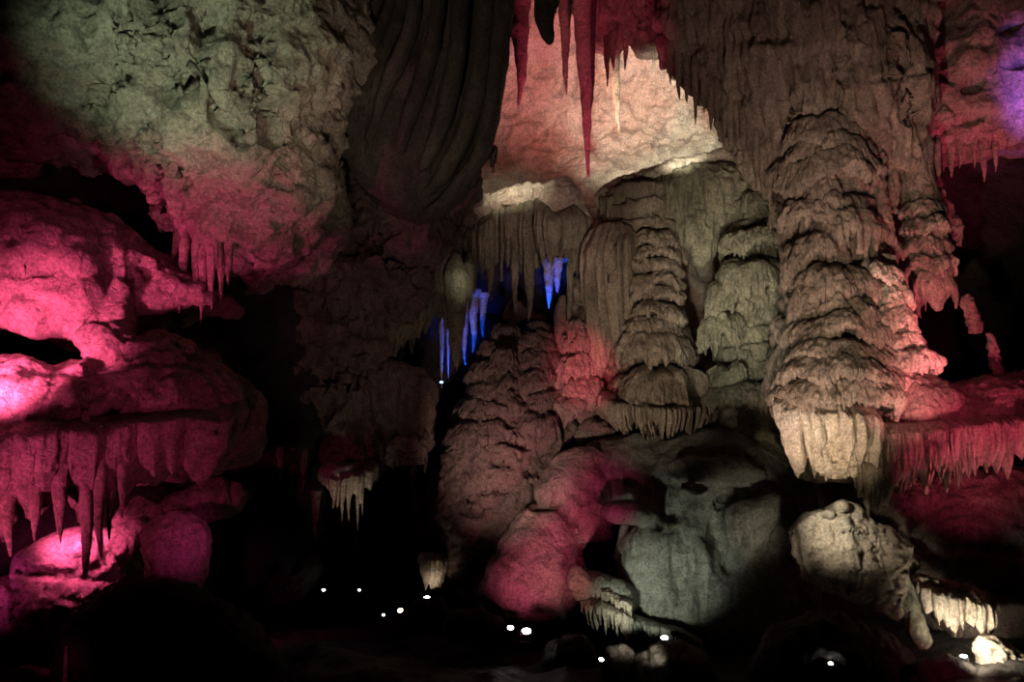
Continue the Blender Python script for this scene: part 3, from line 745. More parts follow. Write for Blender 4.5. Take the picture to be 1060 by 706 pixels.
root = column('flowstone_column', 'big pale flowstone column right of the red-lit one, fluted left and scalloped right', 'flowstone column', M_FLOW,
       [(660, 205, 12.7, 40), (660, 240, 12.6, 42), (662, 290, 12.5, 42), (666, 340, 12.5, 46), (674, 380, 12.4, 52), (680, 430, 12.4, 46), (680, 500, 12.4, 40)],
       [(674, 258, 12.1, 27, 16, 4, 20), (676, 272, 12.08, 28, 14, 4, 20), (674, 286, 12.05, 29, 14, 4, 20), (677, 300, 12.03, 28, 14, 4, 20), (675, 314, 12.0, 30, 14, 5, 22), (677, 330, 11.97, 31, 15, 5, 22), (676, 348, 11.93, 33, 17, 6, 24), (678, 374, 11.85, 40, 26, 10, 26), (684, 428, 11.7, 56, 42, 10, 34)], seed=4)
lobes(root, M_FLOW, (648, 262, 700, 380), 12.0, .5, 674, 12, hw=(8, 14), seed=4, drip=(2, 6))
curtain('lip_fringe', [(628, 404, 11.75, 22), (650, 414, 11.3, 20), (680, 420, 11.12, 18), (712, 418, 11.2, 18), (738, 408, 11.5, 22)], 22, 30, M_FLOW, root, thick=.22, pleat=.06, seed=43, cols=420, lmin=.4)
curtain('fluted_curtain', [(617, 238, 12.4, 120), (628, 232, 12.15, 150), (642, 232, 12.0, 120), (657, 238, 11.95, 50)], 34, 7, M_FLOW, root, thick=.34, pleat=.13, seed=41, cols=220, rows=50)

oc = column('flowstone_column', 'olive flowstone column with bulging lobes between the pale and the great column', 'flowstone column', M_OLIVE,
       [(790, 190, 12.3, 26), (786, 230, 12.2, 30), (782, 280, 12.0, 34), (780, 330, 11.9, 36), (780, 390, 11.8, 42), (785, 440, 11.8, 50), (785, 520, 11.8, 50)],
       [(792, 214, 11.9, 24, 16, 8, 14), (780, 262, 11.75, 36, 20, 9, 22), (778, 296, 11.6, 40, 24, 14, 24), (756, 316, 11.5, 24, 26, 18, 16), (788, 318, 11.5, 26, 18, 18, 14), (748, 352, 11.45, 22, 24, 12, 14), (768, 372, 11.5, 16, 12, 5, 10), (756, 402, 11.4, 24, 22, 4, 14), (792, 398, 11.5, 26, 22, 6, 14), (770, 428, 11.4, 42, 24, 14, 28)], seed=5)
lobes(oc, M_OLIVE, (748, 230, 815, 430), 11.5, .6, 776, 16, hw=(10, 20), seed=5)
o = rock('flowstone_slope', M_GREY, [D(poly=[(700, 428), (730, 410), (760, 400), (800, 384), (822, 400), (830, 440), (832, 478), (800, 466), (770, 452), (730, 446), (705, 448)], depth=(11.55, -.1, 0), cap=30, step=6, squash=.8, back=.4)],
         spec=[('f', .5, .06), ('flute', .14, .03), ('f', .05, .01)], voxel=.024, smooth=5)
tag(o, 'smooth grey-green flowstone slope below the olive column', 'flowstone')

# ================================================================== RIGHT SIDE
o = rock('fluted_ceiling', M_FLOW, [
    D(poly=[(690, -90), (965, -90), (962, 40), (958, 120), (950, 178), (930, 178), (912, 170), (895, 190), (880, 200), (850, 180), (820, 172), (806, 188), (796, 168), (784, 140), (766, 118), (748, 92), (726, 66), (704, 48), (690, 40)],
      depth=(10.9, -.25, -.25), cap=70, step=10, squash=.7, back=.8)],
    carve=[([(928, -20), (932, 60), (945, 120)], 9, .16), ([(820, 100), (830, 160)], 12, .12), ([(870, 60), (868, 130)], 10, .08), ([(760, 40), (820, 36)], 6, .06), ([(905, 82), (960, 72)], 4, .05)],
    spec=[('f', .9, .14), ('flute', .34, .12), ('flute', .13, .07), ('flute', .05, .02), ('f', .06, .016)], voxel=.026, smooth=3)
tag(o, 'wide fluted brown ceiling rock above the great right column', 'ceiling rock')
rim = [(700, 44, 72), (709, 50, 82), (717, 56, 90), (726, 62, 108), (735, 70, 100), (742, 78, 112), (749, 86, 118), (756, 94, 124), (763, 102, 136), (769, 108, 130), (776, 116, 150), (783, 126, 152), (789, 136, 176), (796, 150, 188), (803, 162, 196)]
for i, (x, y0, y1) in enumerate(rim):
    stalactite(x - 7, y0 - 10, y1 + 16 + (i * 5) % 9, 11 + 3 * ((i * 7) % 3), 11.25 + .02 * i, M_FLOW, 'brown stalactite on the ragged diagonal ceiling edge right of the niche, %s from its top' % ORD[i], 'stalactites along the diagonal ceiling edge', seed=150 + i, lean=1, root=y0 - 6)
o = rock('violet_ceiling', M_LIME, [D(poly=[(955, -90), (1150, -90), (1150, 136), (1060, 142), (1040, 150), (1010, 146), (985, 140), (968, 148), (955, 130)], depth=(11.8, .1, -.5), cap=70, step=10, squash=.8, back=.8)],
         carve=[([(978, 134), (1000, 126), (1020, 120)], 4, .10), ([(1000, 90), (1060, 60)], 10, .10), ([(1040, 30), (1070, 20)], 5, .10)],
         spec=[('f', .8, .12), ('r', .4, .06), ('flute', .25, .05), ('f', .1, .03), ('f', .05, .012)], voxel=.028, smooth=4)
tag(o, 'sloping ceiling rock in the upper right lit violet and crimson', 'ceiling rock')
for i, (x, y0, y1, w) in enumerate([(962, 140, 186, 12), (969, 140, 194, 13), (976, 140, 178, 10), (984, 136, 184, 15), (993, 136, 174, 10), (1018, 136, 188, 13), (1008, 136, 174, 10), (1030, 140, 178, 9)]):
    stalactite(x, y0, y1, w, 10.9, M_LIME, 'crimson stalactite on the edge of the violet ceiling at right, %s from the left' % ORD[[0, 1, 2, 3, 4, 6, 5, 7][i]], 'crimson stalactites below the violet ceiling', seed=170 + i, lean=1, root=y0 - 4)

GC = column('great_column', 'great layered flowstone column at right, beige above and pinkish below', 'flowstone column', M_FLOW,
       [(856, 90, 10.85, 52), (856, 140, 10.8, 50), (856, 190, 10.75, 50), (858, 240, 10.7, 52), (866, 290, 10.6, 58), (868, 350, 10.5, 66), (866, 400, 10.4, 66), (868, 450, 10.4, 52), (872, 490, 10.5, 44)],
       [(848, 150, 10.42, 40, 26, 4, 24), (856, 172, 10.36, 44, 30, 5, 26), (852, 196, 10.32, 47, 34, 7, 28), (840, 232, 10.15, 34, 22, 7, 20), (866, 226, 10.15, 32, 20, 9, 20), (872, 244, 10.0, 30, 24, 40, 18), (846, 268, 10.05, 30, 22, 10, 18), (898, 246, 10.3, 22, 24, 8, 18),
        (866, 306, 9.95, 40, 26, 12, 26), (846, 316, 10.0, 26, 22, 9, 18), (872, 330, 9.9, 44, 22, 10, 26), (868, 352, 9.8, 50, 24, 10, 30), (866, 376, 9.7, 56, 22, 8, 34), (868, 396, 9.6, 60, 24, 8, 38), (872, 416, 9.55, 60, 24, 9, 38), (836, 424, 9.6, 32, 22, 8, 20)], seed=7)
column('flowstone_column', 'short bright salmon flowstone column against the right flank of the great one', 'flowstone column', M_PALE,
       [(912, 270, 10.1, 16), (914, 300, 10.0, 22), (918, 340, 9.95, 24), (924, 380, 9.9, 24), (930, 410, 9.9, 28)],
       [(910, 296, 9.85, 24, 22, 5, 16), (914, 318, 9.8, 28, 22, 5, 18), (922, 342, 9.75, 27, 24, 6, 18), (930, 364, 9.75, 26, 16, 5, 18), (936, 384, 9.7, 34, 20, 6, 20)], seed=8)
lobes(GC, M_FLOW, (814, 190, 906, 290), 9.95, .9, 860, 14, seed=3)
lobes(GC, M_FLOW, (812, 290, 926, 430), 9.8, .9, 868, 20, seed=13)
# leaning column and slim neighbours
root = thing('leaning_column', 'thick crimson leaning dripstone column standing before the black cavity at right', 'column', at(968, 312, 10.4))
V, q, ng = tubepx([(940, 140, 10.6, 20), (950, 190, 10.5, 19), (956, 225, 10.4, 20), (961, 265, 10.35, 22), (967, 296, 10.3, 20), (970, 312, 10.3, 9), (972, 322, 10.3, 3)], seg=80, sub=30)
V = displace(V, normals(V, q, ng), [('f', .4, .04), ('flute', .1, .02), ('f', .06, .012), ('f', .03, .005)]); obj('core', V, q, M_FLOW, ng, root)
for i, t in enumerate([(954, 222, 10.35, 22, 14, 3), (960, 242, 10.3, 24, 16, 4), (962, 262, 10.28, 24, 16, 4), (965, 282, 10.25, 25, 16, 4), (967, 300, 10.25, 23, 18, 16)]):
    cape(*t, n=16, seed=200 + i, mat=M_FLOW, parent=root, spec=[('f', .15, .03), ('f', .05, .012)])
for i, (pts, lab) in enumerate([
    ([(909, 158, 10.3, 9), (912, 196, 10.2, 7), (918, 230, 10.2, 7), (932, 268, 10.2, 6)], 'slim salmon dripstone rib leaning beside the great column'),
    ([(924, 160, 10.4, 9), (925, 200, 10.4, 6), (927, 222, 10.4, 2)], 'short crimson dripstone rib hanging left of the leaning column'),
    ([(962, 150, 10.75, 6), (970, 196, 10.6, 6), (982, 224, 10.6, 9), (990, 240, 10.6, 8), (994, 256, 10.6, 2)], 'narrow crimson dripstone rib on the right side of the leaning column'),
    ([(998, 304, 10.3, 4), (1002, 316, 10.3, 8), (1008, 334, 10.3, 9), (1010, 346, 10.3, 6)], 'short pink stump of dripstone right below the leaning column'),
    ([(1022, 342, 10.2, 4), (1028, 362, 10.2, 7), (1034, 386, 10.2, 8), (1036, 402, 10.2, 9)], 'pale pink stalagmite standing on the right shelf')]):
    V, q, ng = tubepx(pts, seg=30, sub=20)
    V = displace(V, normals(V, q, ng), [('f', .22, .06), ('r', .12, .03), ('f', .06, .02), ('f', .03, .006)])
    tag(obj(['dripstone_rib', 'dripstone_rib', 'dripstone_rib', 'dripstone_stump', 'stalagmite'][i], V, q, M_FLOW, ng), lab, 'dripstone', None)
o = rock('cavity_rock', M_WALLD, [D(poly=[(900, 120), (1150, 110), (1150, 420), (940, 420)], depth=(13.0, 0, 0), cap=40, step=16, squash=.6)], voxel=.06)  # coloured near-black so the cavity stays in shade
tag(o, 'near-black rock with shade in its colour, deep in the cavity at the right', 'rock')

# right shelf with red fringe
root = thing('flowstone_shelf', 'crimson flowstone shelf at the right with a fringe of hanging drips', 'flowstone shelf', at(990, 520, 9.8))
rock('ledge', M_FLOW, [D(poly=[(880, 402), (920, 392), (945, 384), (980, 400), (1010, 396), (1060, 384), (1150, 380), (1150, 470), (1060, 462), (1000, 470), (940, 474), (900, 470), (884, 440)], depth=(10.0, 0, -.5), cap=40, step=7, squash=1.1, back=.5)],
     spec=[('f', .6, .07), ('tier', .3, .04), ('r', .2, .03), ('f', .07, .018), ('f', .03, .006)], voxel=.022, smooth=4, parent=root)
curtain('drip_curtain', [(878, 440, 9.55, 48), (920, 438, 9.5, 52), (970, 436, 9.5, 36), (1020, 430, 9.5, 36), (1130, 424, 9.5, 36)], 40, 34, M_FLOW, root, thick=.3, pleat=.10, seed=51, cols=640, rows=30)
curtain('drip_curtain', [(880, 470, 9.5, 30), (900, 474, 9.45, 42), (930, 470, 9.5, 20)], 26, 6, M_FLOW, root, thick=.25, pleat=.10, seed=52, cols=160)
o = rock('lower_right_wall', M_BROWN, [D(poly=[(905, 510), (960, 500), (1030, 490), (1150, 480), (1150, 720), (1060, 700), (1000, 672), (950, 610), (930, 580)], depth=(10.3, .1, -.3), cap=50, step=9, squash=.8, back=.4)],
         carve=[([(960, 560), (1060, 570)], 8, .08), ([(950, 600), (1060, 615)], 6, .08)],
         spec=[('f', .7, .09), ('r', .35, .05), ('tier', .35, .04), ('f', .1, .03), ('f', .05, .012)], voxel=.028, smooth=4)
tag(o, 'dim dark red rock wall below the crimson fringe at the right', 'rock')

# under the great column
root = thing('dripstone_apron', 'cream-lit dripstone apron with hanging knobs under the great column', 'dripstone', at(862, 500, 9.6))
curtain('drip_curtain', [(814, 404, 9.75, 34), (832, 412, 9.55, 50), (858, 420, 9.42, 46), (884, 420, 9.42, 56), (906, 424, 9.5, 60)], 34, 9, M_PALE, root, thick=.36, pleat=.12, seed=61, cols=340, rows=34)
rock('knobs', M_PALE, [D(poly=[(836, 446), (852, 440), (872, 442), (884, 450), (886, 484), (876, 490), (864, 492), (850, 488), (842, 474)], depth=(9.35, 0, 0), cap=7, step=5, squash=1.2)],
     spec=[('knob', .12, .05), ('f', .05, .012)], voxel=.016, smooth=1, parent=root)
V, q, ng = tubepx([(877, 424, 9.35, 5), (880, 450, 9.3, 6), (882, 480, 9.3, 6), (884, 494, 9.3, 3)], seg=26, sub=30)
V = displace(V, normals(V, q, ng), [('tier', .07, .02), ('f', .04, .006)]); obj('ringed_drip', V, q, M_PALE, ng, root)
V, q, ng = tubepx([(886, 426, 9.4, 4), (891, 454, 9.35, 4), (896, 484, 9.35, 4), (898, 498, 9.35, 1)], seg=20, sub=30)
V = displace(V, normals(V, q, ng), [('f', .04, .006)]); obj('drip', V, q, M_PALE, ng, root)
stalactite(892, 480, 520, 9, 9.4, M_LIME, 'small bright red stalactite beside the cream-lit apron', None, seed=190, lean=2)
o = rock('cream_boulder', M_PALE, [D(poly=[(826, 556), (838, 538), (852, 530), (870, 530), (888, 548), (900, 575), (908, 602), (896, 624), (868, 616), (848, 602), (836, 580)], depth=(9.45, 0, -.1), cap=16, step=4, squash=.9, back=.3),
    D(poly=[(876, 520), (888, 522), (904, 540), (926, 552), (940, 560), (946, 590), (944, 618), (934, 642), (912, 634), (888, 622), (874, 592), (866, 560), (864, 532)], depth=(9.55, 0, -.1), cap=16, step=4, squash=.9, back=.3)],
         spec=[('f', .35, .06), ('flute', .22, .07), ('flute', .08, .025), ('tier', .22, .04), ('f', .09, .03), ('f', .035, .012)], voxel=.017, smooth=2)
tag(o, 'cream-lit knobbly boulder below the apron of the great column', 'boulder')
for i, (x, y, rx, ry) in enumerate([(871, 530, 8, 6), (857, 538, 7, 5)]):
    o = rock('stone', M_PALE, [], spheres=[(x, y - 6, 9.4, rx, ry, .09), (x + 3, y - 4, 9.4, rx * .7, ry * .7, .07)], spec=[('f', .12, .02), ('f', .04, .006)], voxel=.01, smooth=3)
    tag(o, ['round bright cream stone on top of the cream boulder', 'flatter bright cream stone on the left top of the cream boulder'][i], 'stone', 'stones on the cream boulder')
V, q, ng = tubepx([(936, 590, 9.5, 8), (940, 620, 9.4, 9), (950, 652, 9.3, 10), (955, 672, 9.3, 7)], seg=30, sub=24)
V = displace(V, normals(V, q, ng), [('f', .2, .04), ('flute', .08, .02), ('f', .05, .01)])
tag(obj('dripstone_pillar', V, q, M_OLIVE, ng), 'short olive dripstone pillar right of the cream boulder', 'pillar')
root = thing('white_drapery', 'small white-edged drapery glowing above the glaring lamp at the bottom right', 'drapery', at(1000, 645, 9.3))
rock('ledge', M_PALE, [D(poly=[(946, 596), (960, 598), (985, 604), (1008, 610), (1026, 622), (1030, 640), (1022, 644), (1006, 632), (985, 622), (962, 610), (948, 604)], depth=(9.35, 0, 0), cap=10, step=4, squash=1.6)], voxel=.016, smooth=2,
     spec=[('f', .3, .04), ('knob', .08, .03), ('f', .04, .01)], parent=root)
curtain('drip_curtain', [(950, 600, 9.35, 18), (972, 608, 9.25, 26), (995, 614, 9.2, 26), (1014, 620, 9.2, 20), (1026, 630, 9.25, 12)], 20, 10, M_PALE, root, thick=.1, pleat=.06, seed=71, cols=220)
o = rock('white_rock', M_PALE, [D(poly=[(1012, 668), (1016, 656), (1024, 658), (1038, 668), (1062, 684), (1090, 694), (1090, 712), (1060, 704), (1044, 696), (1034, 712), (1022, 700)], depth=(9.0, 0, 0), cap=12, step=4, squash=1.2)], voxel=.014, smooth=2,
         spec=[('f', .3, .04), ('knob', .09, .04), ('f', .04, .01)])
tag(o, 'jagged rock lit glaring white in the bottom right corner', 'rock')

# ================================================================== CENTRE FOREGROUND
root = thing('great_boulder', 'great rounded grey-green boulder in the lower centre, dark on top', 'boulder', at(740, 690, 10.6))
rock('body', M_GREY, [D(poly=[(596, 474), (612, 458), (640, 452), (690, 448), (740, 446), (790, 462), (830, 484), (846, 520), (850, 580), (846, 640), (820, 690), (760, 700), (700, 684), (662, 662), (652, 620), (644, 580), (640, 556), (652, 540), (640, 532), (622, 520), (604, 498)], depth=(11.25, -.1, -.35), cap=80, step=9, squash=.7, back=.3),
    D(poly=[(648, 556), (664, 543), (690, 536), (722, 548), (742, 580), (752, 620), (736, 660), (690, 666), (664, 650), (652, 610)], depth=(10.75, 0, -.25), cap=34, step=7, squash=.7),
    D(poly=[(740, 530), (758, 520), (780, 510), (802, 508), (820, 522), (812, 544), (792, 574), (774, 594), (760, 586), (750, 560)], depth=(10.5, 0, .1), cap=20, step=5, squash=.9),
    D(poly=[(740, 600), (770, 585), (812, 560), (842, 560), (846, 620), (830, 672), (780, 690), (740, 680), (724, 650)], depth=(10.85, 0, -.2), cap=40, step=8, squash=.7),
    D(poly=[(624, 530), (636, 520), (655, 519), (674, 524), (690, 534), (672, 541), (650, 543), (634, 541)], depth=(10.7, 0, 0), cap=11, step=4, squash=1.8),
    D(poly=[(704, 504), (714, 496), (728, 497), (738, 506), (724, 514), (710, 513)], depth=(10.42, 0, 0), cap=9, step=3, squash=2.0),
    D(poly=[(690, 480), (720, 470), (770, 474), (800, 492), (770, 500), (740, 498), (700, 500)], depth=(10.7, 0, 0), cap=14, step=5, squash=1.2)],
     carve=[([(742, 520), (738, 548), (752, 586)], 9, .08), ([(818, 530), (806, 558), (782, 594)], 9, .08), ([(700, 500), (660, 505)], 14, .08)],
     spec=[('f', .9, .12), ('f', .4, .08), ('flute', .2, .04), ('flute', .07, .012), ('f', .1, .014), ('f', .04, .006)], voxel=.022, smooth=12, parent=root)
curtain('white_fringe', [(604, 618, 10.4, 8), (622, 622, 10.3, 10), (640, 630, 10.25, 10), (652, 636, 10.3, 8)], 22, 14, M_PALE, root, thick=.16, pleat=.05, seed=83, cols=260, lmin=.6)
curtain('white_fringe', [(614, 604, 10.5, 6), (630, 608, 10.4, 8), (644, 618, 10.35, 10), (654, 622, 10.35, 12)], 20, 11, M_PALE, root, thick=.16, pleat=.05, seed=84, cols=220, lmin=.6)
rock('foot_lip', M_GREY, [D(poly=[(598, 606), (612, 600), (640, 606), (656, 620), (652, 634), (632, 628), (606, 620)], depth=(10.6, 0, 0), cap=10, step=4, squash=2)], voxel=.018, smooth=4, parent=root)
curtain('foot_fringe', [(652, 634, 10.45, 10), (680, 644, 10.3, 10), (706, 650, 10.3, 12), (726, 662, 10.3, 8)], 16, 18, M_GREY, root, thick=.2, pleat=.05, seed=85, cols=260)

o = rock('pink_dome', M_LIME, [D(poly=[(494, 616), (504, 594), (517, 568), (532, 542), (548, 525), (562, 514), (576, 520), (592, 540), (602, 566), (604, 592), (600, 618), (590, 638), (560, 642), (520, 640), (498, 634)], depth=(11.0, 0, -.25), cap=40, step=6, squash=.7, back=.3),
    D(poly=[(545, 540), (556, 510), (566, 488), (580, 470), (600, 462), (622, 466), (634, 486), (632, 512), (620, 536), (608, 564), (602, 580), (590, 560), (570, 540)], depth=(11.25, 0, -.5), cap=22, step=5, squash=.8, back=.4)],
         carve=[([(556, 522), (580, 520), (600, 545), (606, 580)], 6, .10), ([(606, 498), (603, 530)], 7, .06), ([(618, 530), (606, 545)], 6, .06), ([(535, 590), (548, 600), (560, 596)], 8, .03)],
         spec=[('f', .7, .07), ('f', .25, .03), ('flute', .2, .025), ('f', .05, .006)], voxel=.022, smooth=14)
tag(o, 'smooth pink-lit flowstone dome with a lobe draped above it left of the great boulder', 'flowstone dome')
rock_small = rock('pink_spur', M_LIME, [D(poly=[(588, 604), (592, 588), (600, 586), (612, 600), (608, 618), (596, 620)], depth=(10.35, 0, 0), cap=9, step=3, squash=1.2)], voxel=.014, smooth=3, spec=[('f', .2, .03), ('f', .05, .008)])
tag(rock_small, 'small crimson spur at the right foot of the pink dome', 'rock')

# foreground rubble and low stalagmites along the bottom
for i, (poly, Y, lab) in enumerate([
    ([(620, 706), (632, 676), (646, 668), (656, 680), (660, 706)], 9.6, 'pointed brown rock at the bottom beside the tilted white lamp'),
    ([(655, 706), (662, 680), (680, 668), (705, 666), (725, 676), (740, 700), (730, 716)], 9.5, 'wide brown rock at the bottom below the great boulder'),
    ([(560, 690), (572, 668), (595, 660), (612, 670), (616, 690), (590, 700)], 9.8, 'low dark rock at the bottom left of the tilted white lamp'),
    ([(780, 700), (800, 660), (830, 640), (870, 640), (920, 660), (950, 690), (940, 720), (800, 720)], 9.2, 'dark reddish rock at the bottom below the cream boulder'),
    ([(940, 720), (950, 690), (978, 682), (1000, 690), (1024, 702), (1020, 720)], 8.8, 'dark red rock at the bottom in front of the glaring lamp'),
    ([(455, 650), (470, 634), (500, 632), (520, 642), (516, 660), (480, 664)], 10.4, 'dark flat rock left of the pair of white lamps'),
    ([(420, 640), (432, 624), (452, 620), (464, 632), (456, 650), (430, 652)], 10.8, 'dark rock below the narrow warm-lit drapery')]):
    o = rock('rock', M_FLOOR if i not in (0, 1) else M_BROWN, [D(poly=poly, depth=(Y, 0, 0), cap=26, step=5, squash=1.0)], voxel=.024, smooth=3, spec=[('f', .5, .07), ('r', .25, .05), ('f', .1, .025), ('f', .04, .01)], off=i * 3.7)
    tag(o, lab, 'rock')
# ================================================================== LAMPS AND ADDED FILL SPOTS
def light(px, py, Y, tgt, col, watts, deg=90, blend=.6, rad=.08):  # unseen spots: hidden cave lamps, and fills added to brighten formations
    d = bpy.data.lights.new('spot', 'SPOT'); d.energy = watts; d.color = col; d.spot_size = math.radians(deg); d.spot_blend = blend; d.shadow_soft_size = rad
    o = bpy.data.objects.new('unseen_spot', d); COL.objects.link(o)
    p = Vector(at(px, py, Y)); o.location = p
    o.rotation_euler = (Vector(at(*tgt)) - p).to_track_quat('-Z', 'Y').to_euler()
    return o
def glow(px, py, Y, col, watts, rad=.06):
    d = bpy.data.lights.new('bulb', 'POINT'); d.energy = watts; d.color = col; d.shadow_soft_size = rad
    o = bpy.data.objects.new('cave_bulb', d); COL.objects.link(o); o.location = tuple(at(px, py, Y))
    return o

PINK = (1, .10, .30); CRIM = (1, .10, .22); MAG = (1, .07, .42); SALM = (1, .38, .36); WARM = (1, .80, .60); CREAM = (1, .90, .70); GREEN = (.72, 1, .66); COOL = (.92, 1, .82); BLUE = (.0, .07, 1); VIOL = (.38, .14, 1); DUSK = (1, .66, .58)

# left: pink shelf, overhang, mound
light(-70, 420, 6.6, (90, 330, 8.6), PINK, 560, 66, .9)
light(60, 420, 6.4, (235, 205, 8.6), PINK, 230, 46, 1)
light(-40, 330, 7.2, (40, 420, 8), PINK, 40, 80, 1)
light(-120, 600, 6.0, (80, 480, 7.8), PINK, 110, 64, 1)  # added low front fill for the curtain and stalactites under the shelf
light(170, 560, 5.6, (170, 420, 8.0), PINK, 45, 44, 1)  # pink fill added to lift the right part of the lower slab
light(-60, 190, 5.0, (60, 235, 8.4), PINK, 55, 40, 1)  # fill added from higher in front to reach the shelf top
light(40, 300, 5.0, (215, 10, 8.0), GREEN, 330, 46, 1)
light(420, 330, 5.5, (255, 110, 8.5), WARM, 130, 46, 1)
light(70, 540, 8.9, (85, 580, 9.4), (1, .10, .32), 80, 110, .8)
light(240, 560, 8.2, (185, 560, 9.3), MAG, 15, 46, 1)
light(230, 480, 9.4, (210, 520, 10.0), MAG, 4, 60, 1)
light(-60, 640, 8.6, (30, 600, 9.4), MAG, 24, 90, 1)
light(1100, 640, 7.0, (960, 690, 9.2), CRIM, 22, 34, 1)  # dim crimson fill added over the floor at right
light(-10, 640, 7.2, (75, 688, 8.4), PINK, 6, 26, 1)  # small pink fill added for the two thin stalagmites
# niche
light(600, 170, 13.0, (600, 60, 15.2), (1, .34, .33), 700, 80, 1)
light(675, 95, 11.6, (695, 128, 15.0), CREAM, 900, 62, 1)
light(705, 172, 11.2, (700, 100, 15.0), CREAM, 260, 44, 1)
light(540, 140, 11.2, (530, 200, 13.2), CREAM, 110, 50, 1)  # cream fill added to brighten the canopy rim
light(520, 150, 11.4, (530, 190, 13.6), CREAM, 30, 50, 1)
light(640, 330, 9.6, (588, 80, 11.5), CRIM, 850, 42, 1)
light(570, 330, 8.6, (464, 285, 12.6), CREAM, 170, 11, 1)  # narrow fill added to brighten the sheet at the canopy's left end
# blue hollow
light(478, 420, 13.2, (474, 330, 13.4), BLUE, 170, 60, .8)
light(572, 335, 13.1, (571, 300, 13.4), BLUE, 90, 50, .8)
light(608, 305, 13.1, (606, 280, 13.4), BLUE, 25, 40, .8)
# columns
light(580, 500, 8.0, (604, 375, 12.4), (1, .11, .19), 800, 16, 1)
light(690, 520, 5.2, (680, 290, 12.2), WARM, 560, 24, 1)  # added frontal fill from near the camera for the pale column
light(560, 620, 8.0, (690, 330, 12.2), WARM, 260, 36, 1)
light(480, 600, 8.4, (535, 440, 12.5), DUSK, 330, 42, 1)
light(700, 480, 7.4, (770, 310, 11.9), COOL, 260, 30, 1)
light(640, 300, 7.0, (560, 240, 12.9), DUSK, 330, 24, 1)  # fill added from lower right front for the dark canopy curtain
light(800, 360, 7.0, (715, 210, 12.4), CREAM, 170, 24, 1)
# right
light(840, 540, 5.0, (865, 250, 10.4), WARM, 420, 40, 1)  # frontal fill added near the camera for the great column
light(760, 600, 7.4, (870, 320, 10.3), (1, .72, .58), 400, 46, 1)
light(880, 330, 6.0, (840, 70, 10.6), DUSK, 260, 46, 1)  # front fill added at a higher angle for the fluted ceiling
light(1010, 500, 7.8, (905, 350, 10.0), SALM, 190, 46, 1)
light(1020, 420, 8.4, (958, 230, 10.4), (1, .2, .24), 150, 60, 1)
light(1090, 260, 9.4, (1010, 125, 11.4), CRIM, 170, 62, 1)
light(1120, 120, 9.8, (1066, 88, 11.4), VIOL, 190, 60, 1)
light(1120, 620, 7.2, (1010, 440, 9.6), CRIM, 330, 54, 1)
light(1100, 420, 7.0, (980, 405, 9.8), CRIM, 90, 40, 1)
light(920, 560, 7.4, (860, 455, 9.5), (1, .83, .54), 120, 32, 1)
light(800, 490, 8.0, (868, 550, 9.4), CREAM, 150, 28, 1)
light(985, 676, 8.75, (1000, 620, 9.3), CREAM, 45, 120, 1)
light(1000, 676, 8.6, (1040, 680, 9.0), CREAM, 55, 100, 1)
# centre boulder and pink dome
light(612, 690, 8.8, (686, 592, 10.6), COOL, 105, 44, 1)
light(850, 640, 8.4, (784, 548, 10.2), CREAM, 42, 30, 1)
light(525, 680, 9.3, (555, 570, 10.9), (1, .16, .34), 75, 50, 1)
light(620, 660, 9.0, (572, 570, 10.9), SALM, 45, 40, 1)
light(640, 600, 9.0, (598, 520, 11.0), PINK, 75, 46, 1)
light(690, 690, 9.0, (630, 630, 10.4), COOL, 30, 34, 1)
# dark middle-left
light(365, 580, 10.2, (362, 510, 11.0), CREAM, 10, 50, 1)
light(447, 622, 11.2, (450, 590, 11.6), WARM, 5, 60, 1)
light(470, 500, 7.0, (390, 320, 11.8), DUSK, 75, 44, 1)
light(330, 380, 5.0, (440, 100, 9.4), WARM, 210, 40, 1)  # warm fill added so the dark drapery folds show

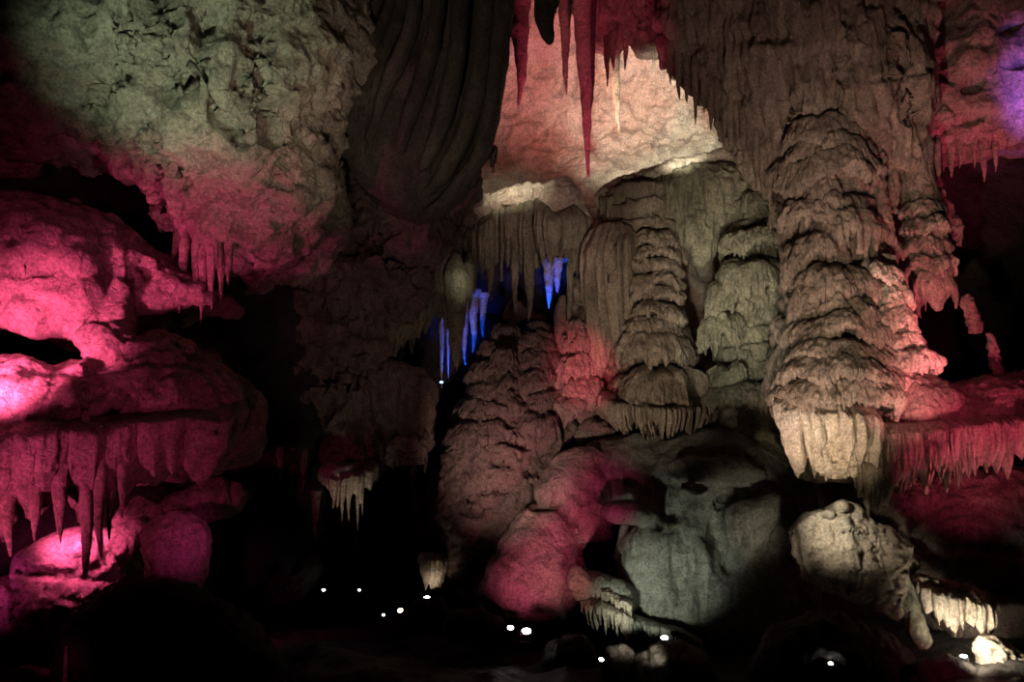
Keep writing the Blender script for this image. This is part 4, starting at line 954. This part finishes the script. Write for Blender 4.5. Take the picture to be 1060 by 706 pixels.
def floodlight(px, py, Y, w, tilt, mat, label, yaw=0.0):
    """small flood lamp on a bracket: ribbed housing, glass front, yoke and foot plate; w = width in photo px"""
    s = um(w, Y)
    root = thing('floodlight', label, 'lamp', at(px, py + w * .9, Y), 'floodlights on the cave floor')
    root.rotation_euler = (0, 0, yaw)
    def box(bm, c, d, rot=None):
        r = bmesh.ops.create_cube(bm, size=1)['verts']
        bmesh.ops.scale(bm, vec=d, verts=r)
        if rot is not None: bmesh.ops.rotate(bm, cent=(0, 0, 0), matrix=rot, verts=r)
        bmesh.ops.translate(bm, vec=c, verts=r)
    def emitmesh(name, fn, mat, par):
        bm = bmesh.new(); fn(bm); me = bpy.data.meshes.new(name); bm.to_mesh(me); bm.free()
        me.materials.append(mat); o = bpy.data.objects.new(name, me); COL.objects.link(o); o.parent = par; return o
    rot = Matrix.Rotation(tilt, 3, 'X'); zc = s * .9
    def hous(bm):
        box(bm, (0, 0, zc), (s, s * .35, s * .7), rot)
        for k in range(5):
            v = rot @ Vector(((k - 2) * s * .2, s * .22, 0)); box(bm, (v.x, v.y, v.z + zc), (s * .05, s * .14, s * .6), rot)
        bmesh.ops.bevel(bm, geom=bm.edges[:], offset=s * .02, segments=1, affect='EDGES')
    def lens(bm):
        v = rot @ Vector((0, -s * .18, 0))
        r = bmesh.ops.create_cone(bm, cap_ends=True, segments=16, radius1=s * .42, radius2=s * .38, depth=s * .06)['verts']
        bmesh.ops.rotate(bm, cent=(0, 0, 0), matrix=Matrix.Rotation(math.pi / 2, 3, 'X'), verts=r)
        bmesh.ops.scale(bm, vec=(1, 1, .72), verts=r)
        bmesh.ops.rotate(bm, cent=(0, 0, 0), matrix=rot, verts=r)
        bmesh.ops.translate(bm, vec=(v.x, v.y, v.z + zc), verts=r)
    def yoke(bm):
        for k in (-1, 1): box(bm, (k * s * .54, 0, zc * .55), (s * .05, s * .12, s * 1.0))
        box(bm, (0, 0, s * .05), (s * 1.13, s * .12, s * .05))
    def foot(bm):
        box(bm, (0, 0, s * .012), (s * .7, s * .5, s * .03)); bmesh.ops.bevel(bm, geom=bm.edges[:], offset=s * .01, segments=1, affect='EDGES')
    hb = emitmesh('housing', hous, M_HOUS, root); emitmesh('lens', lens, mat, hb); emitmesh('yoke', yoke, M_HOUS, root); emitmesh('foot_plate', foot, M_HOUS, root)
    return root
floodlight(545, 655, 10.0, 11, -.6, M_LENS, 'brightest white floodlight on the dark floor below the pink dome')
floodlight(528, 651, 10.2, 8, -.6, M_LENS, 'white floodlight just left of the brightest one below the pink dome', .4)
floodlight(622, 684, 9.3, 7, -.7, M_LENS, 'tilted white floodlight between the brown rocks at the bottom', .6)
floodlight(688, 662, 9.9, 9, -.9, M_LENS, 'white floodlight under the fringe of the great boulder')
floodlight(442, 620, 10.9, 7, -.9, M_LENS, 'white floodlight below the narrow warm-lit drapery')
floodlight(415, 633, 10.6, 8, -.5, M_LENSW, 'warm yellowish floodlight on the floor left of the lit drapery', -.6)
floodlight(335, 611, 11.4, 4, -.3, M_LENS, 'tiny white floodlight alone in the dark at left of centre')
floodlight(372, 611, 11.4, 3, -.3, M_LENS, 'tiny dim floodlight right of the lone one in the dark')
floodlight(397, 637, 10.6, 4, -.3, M_LENSW, 'tiny warm floodlight left of the yellowish one')
floodlight(860, 688, 8.9, 6, -.8, M_LENS, 'white floodlight at the bottom below the cream boulder')
floodlight(998, 681, 8.75, 8, -1.1, M_LENS, 'glaring white floodlight in the bottom right corner under the white drapery')
floodlight(457, 396, 13.2, 4, -.4, M_LENSB, 'small blue floodlight in the hollow below the blue stalactites')

# ------------------------------------------------------------------ world, camera, view
w = bpy.data.worlds.new('cave_dark'); SC.world = w; w.use_nodes = True
w.node_tree.nodes['Background'].inputs['Color'].default_value = (.5, .42, .45, 1)
w.node_tree.nodes['Background'].inputs['Strength'].default_value = .0
cam = bpy.data.cameras.new('camera'); co = bpy.data.objects.new('camera', cam); COL.objects.link(co)
cam.sensor_fit = 'HORIZONTAL'; cam.sensor_width = 36; cam.lens = 36 * FPX / W
cam.clip_start = .05; cam.clip_end = 200
co.location = tuple(CAM); co.rotation_euler = (math.pi / 2 + PITCH, 0, 0)
SC.camera = co
vs = SC.view_settings
vs.view_transform = 'Standard'; vs.look = 'None'; vs.exposure = .22; vs.gamma = 1; vs.use_curve_mapping = False
SC.cycles.max_bounces = 4; SC.cycles.diffuse_bounces = 3

SC.cycles.use_denoising = True
SC.cycles.use_adaptive_sampling = False
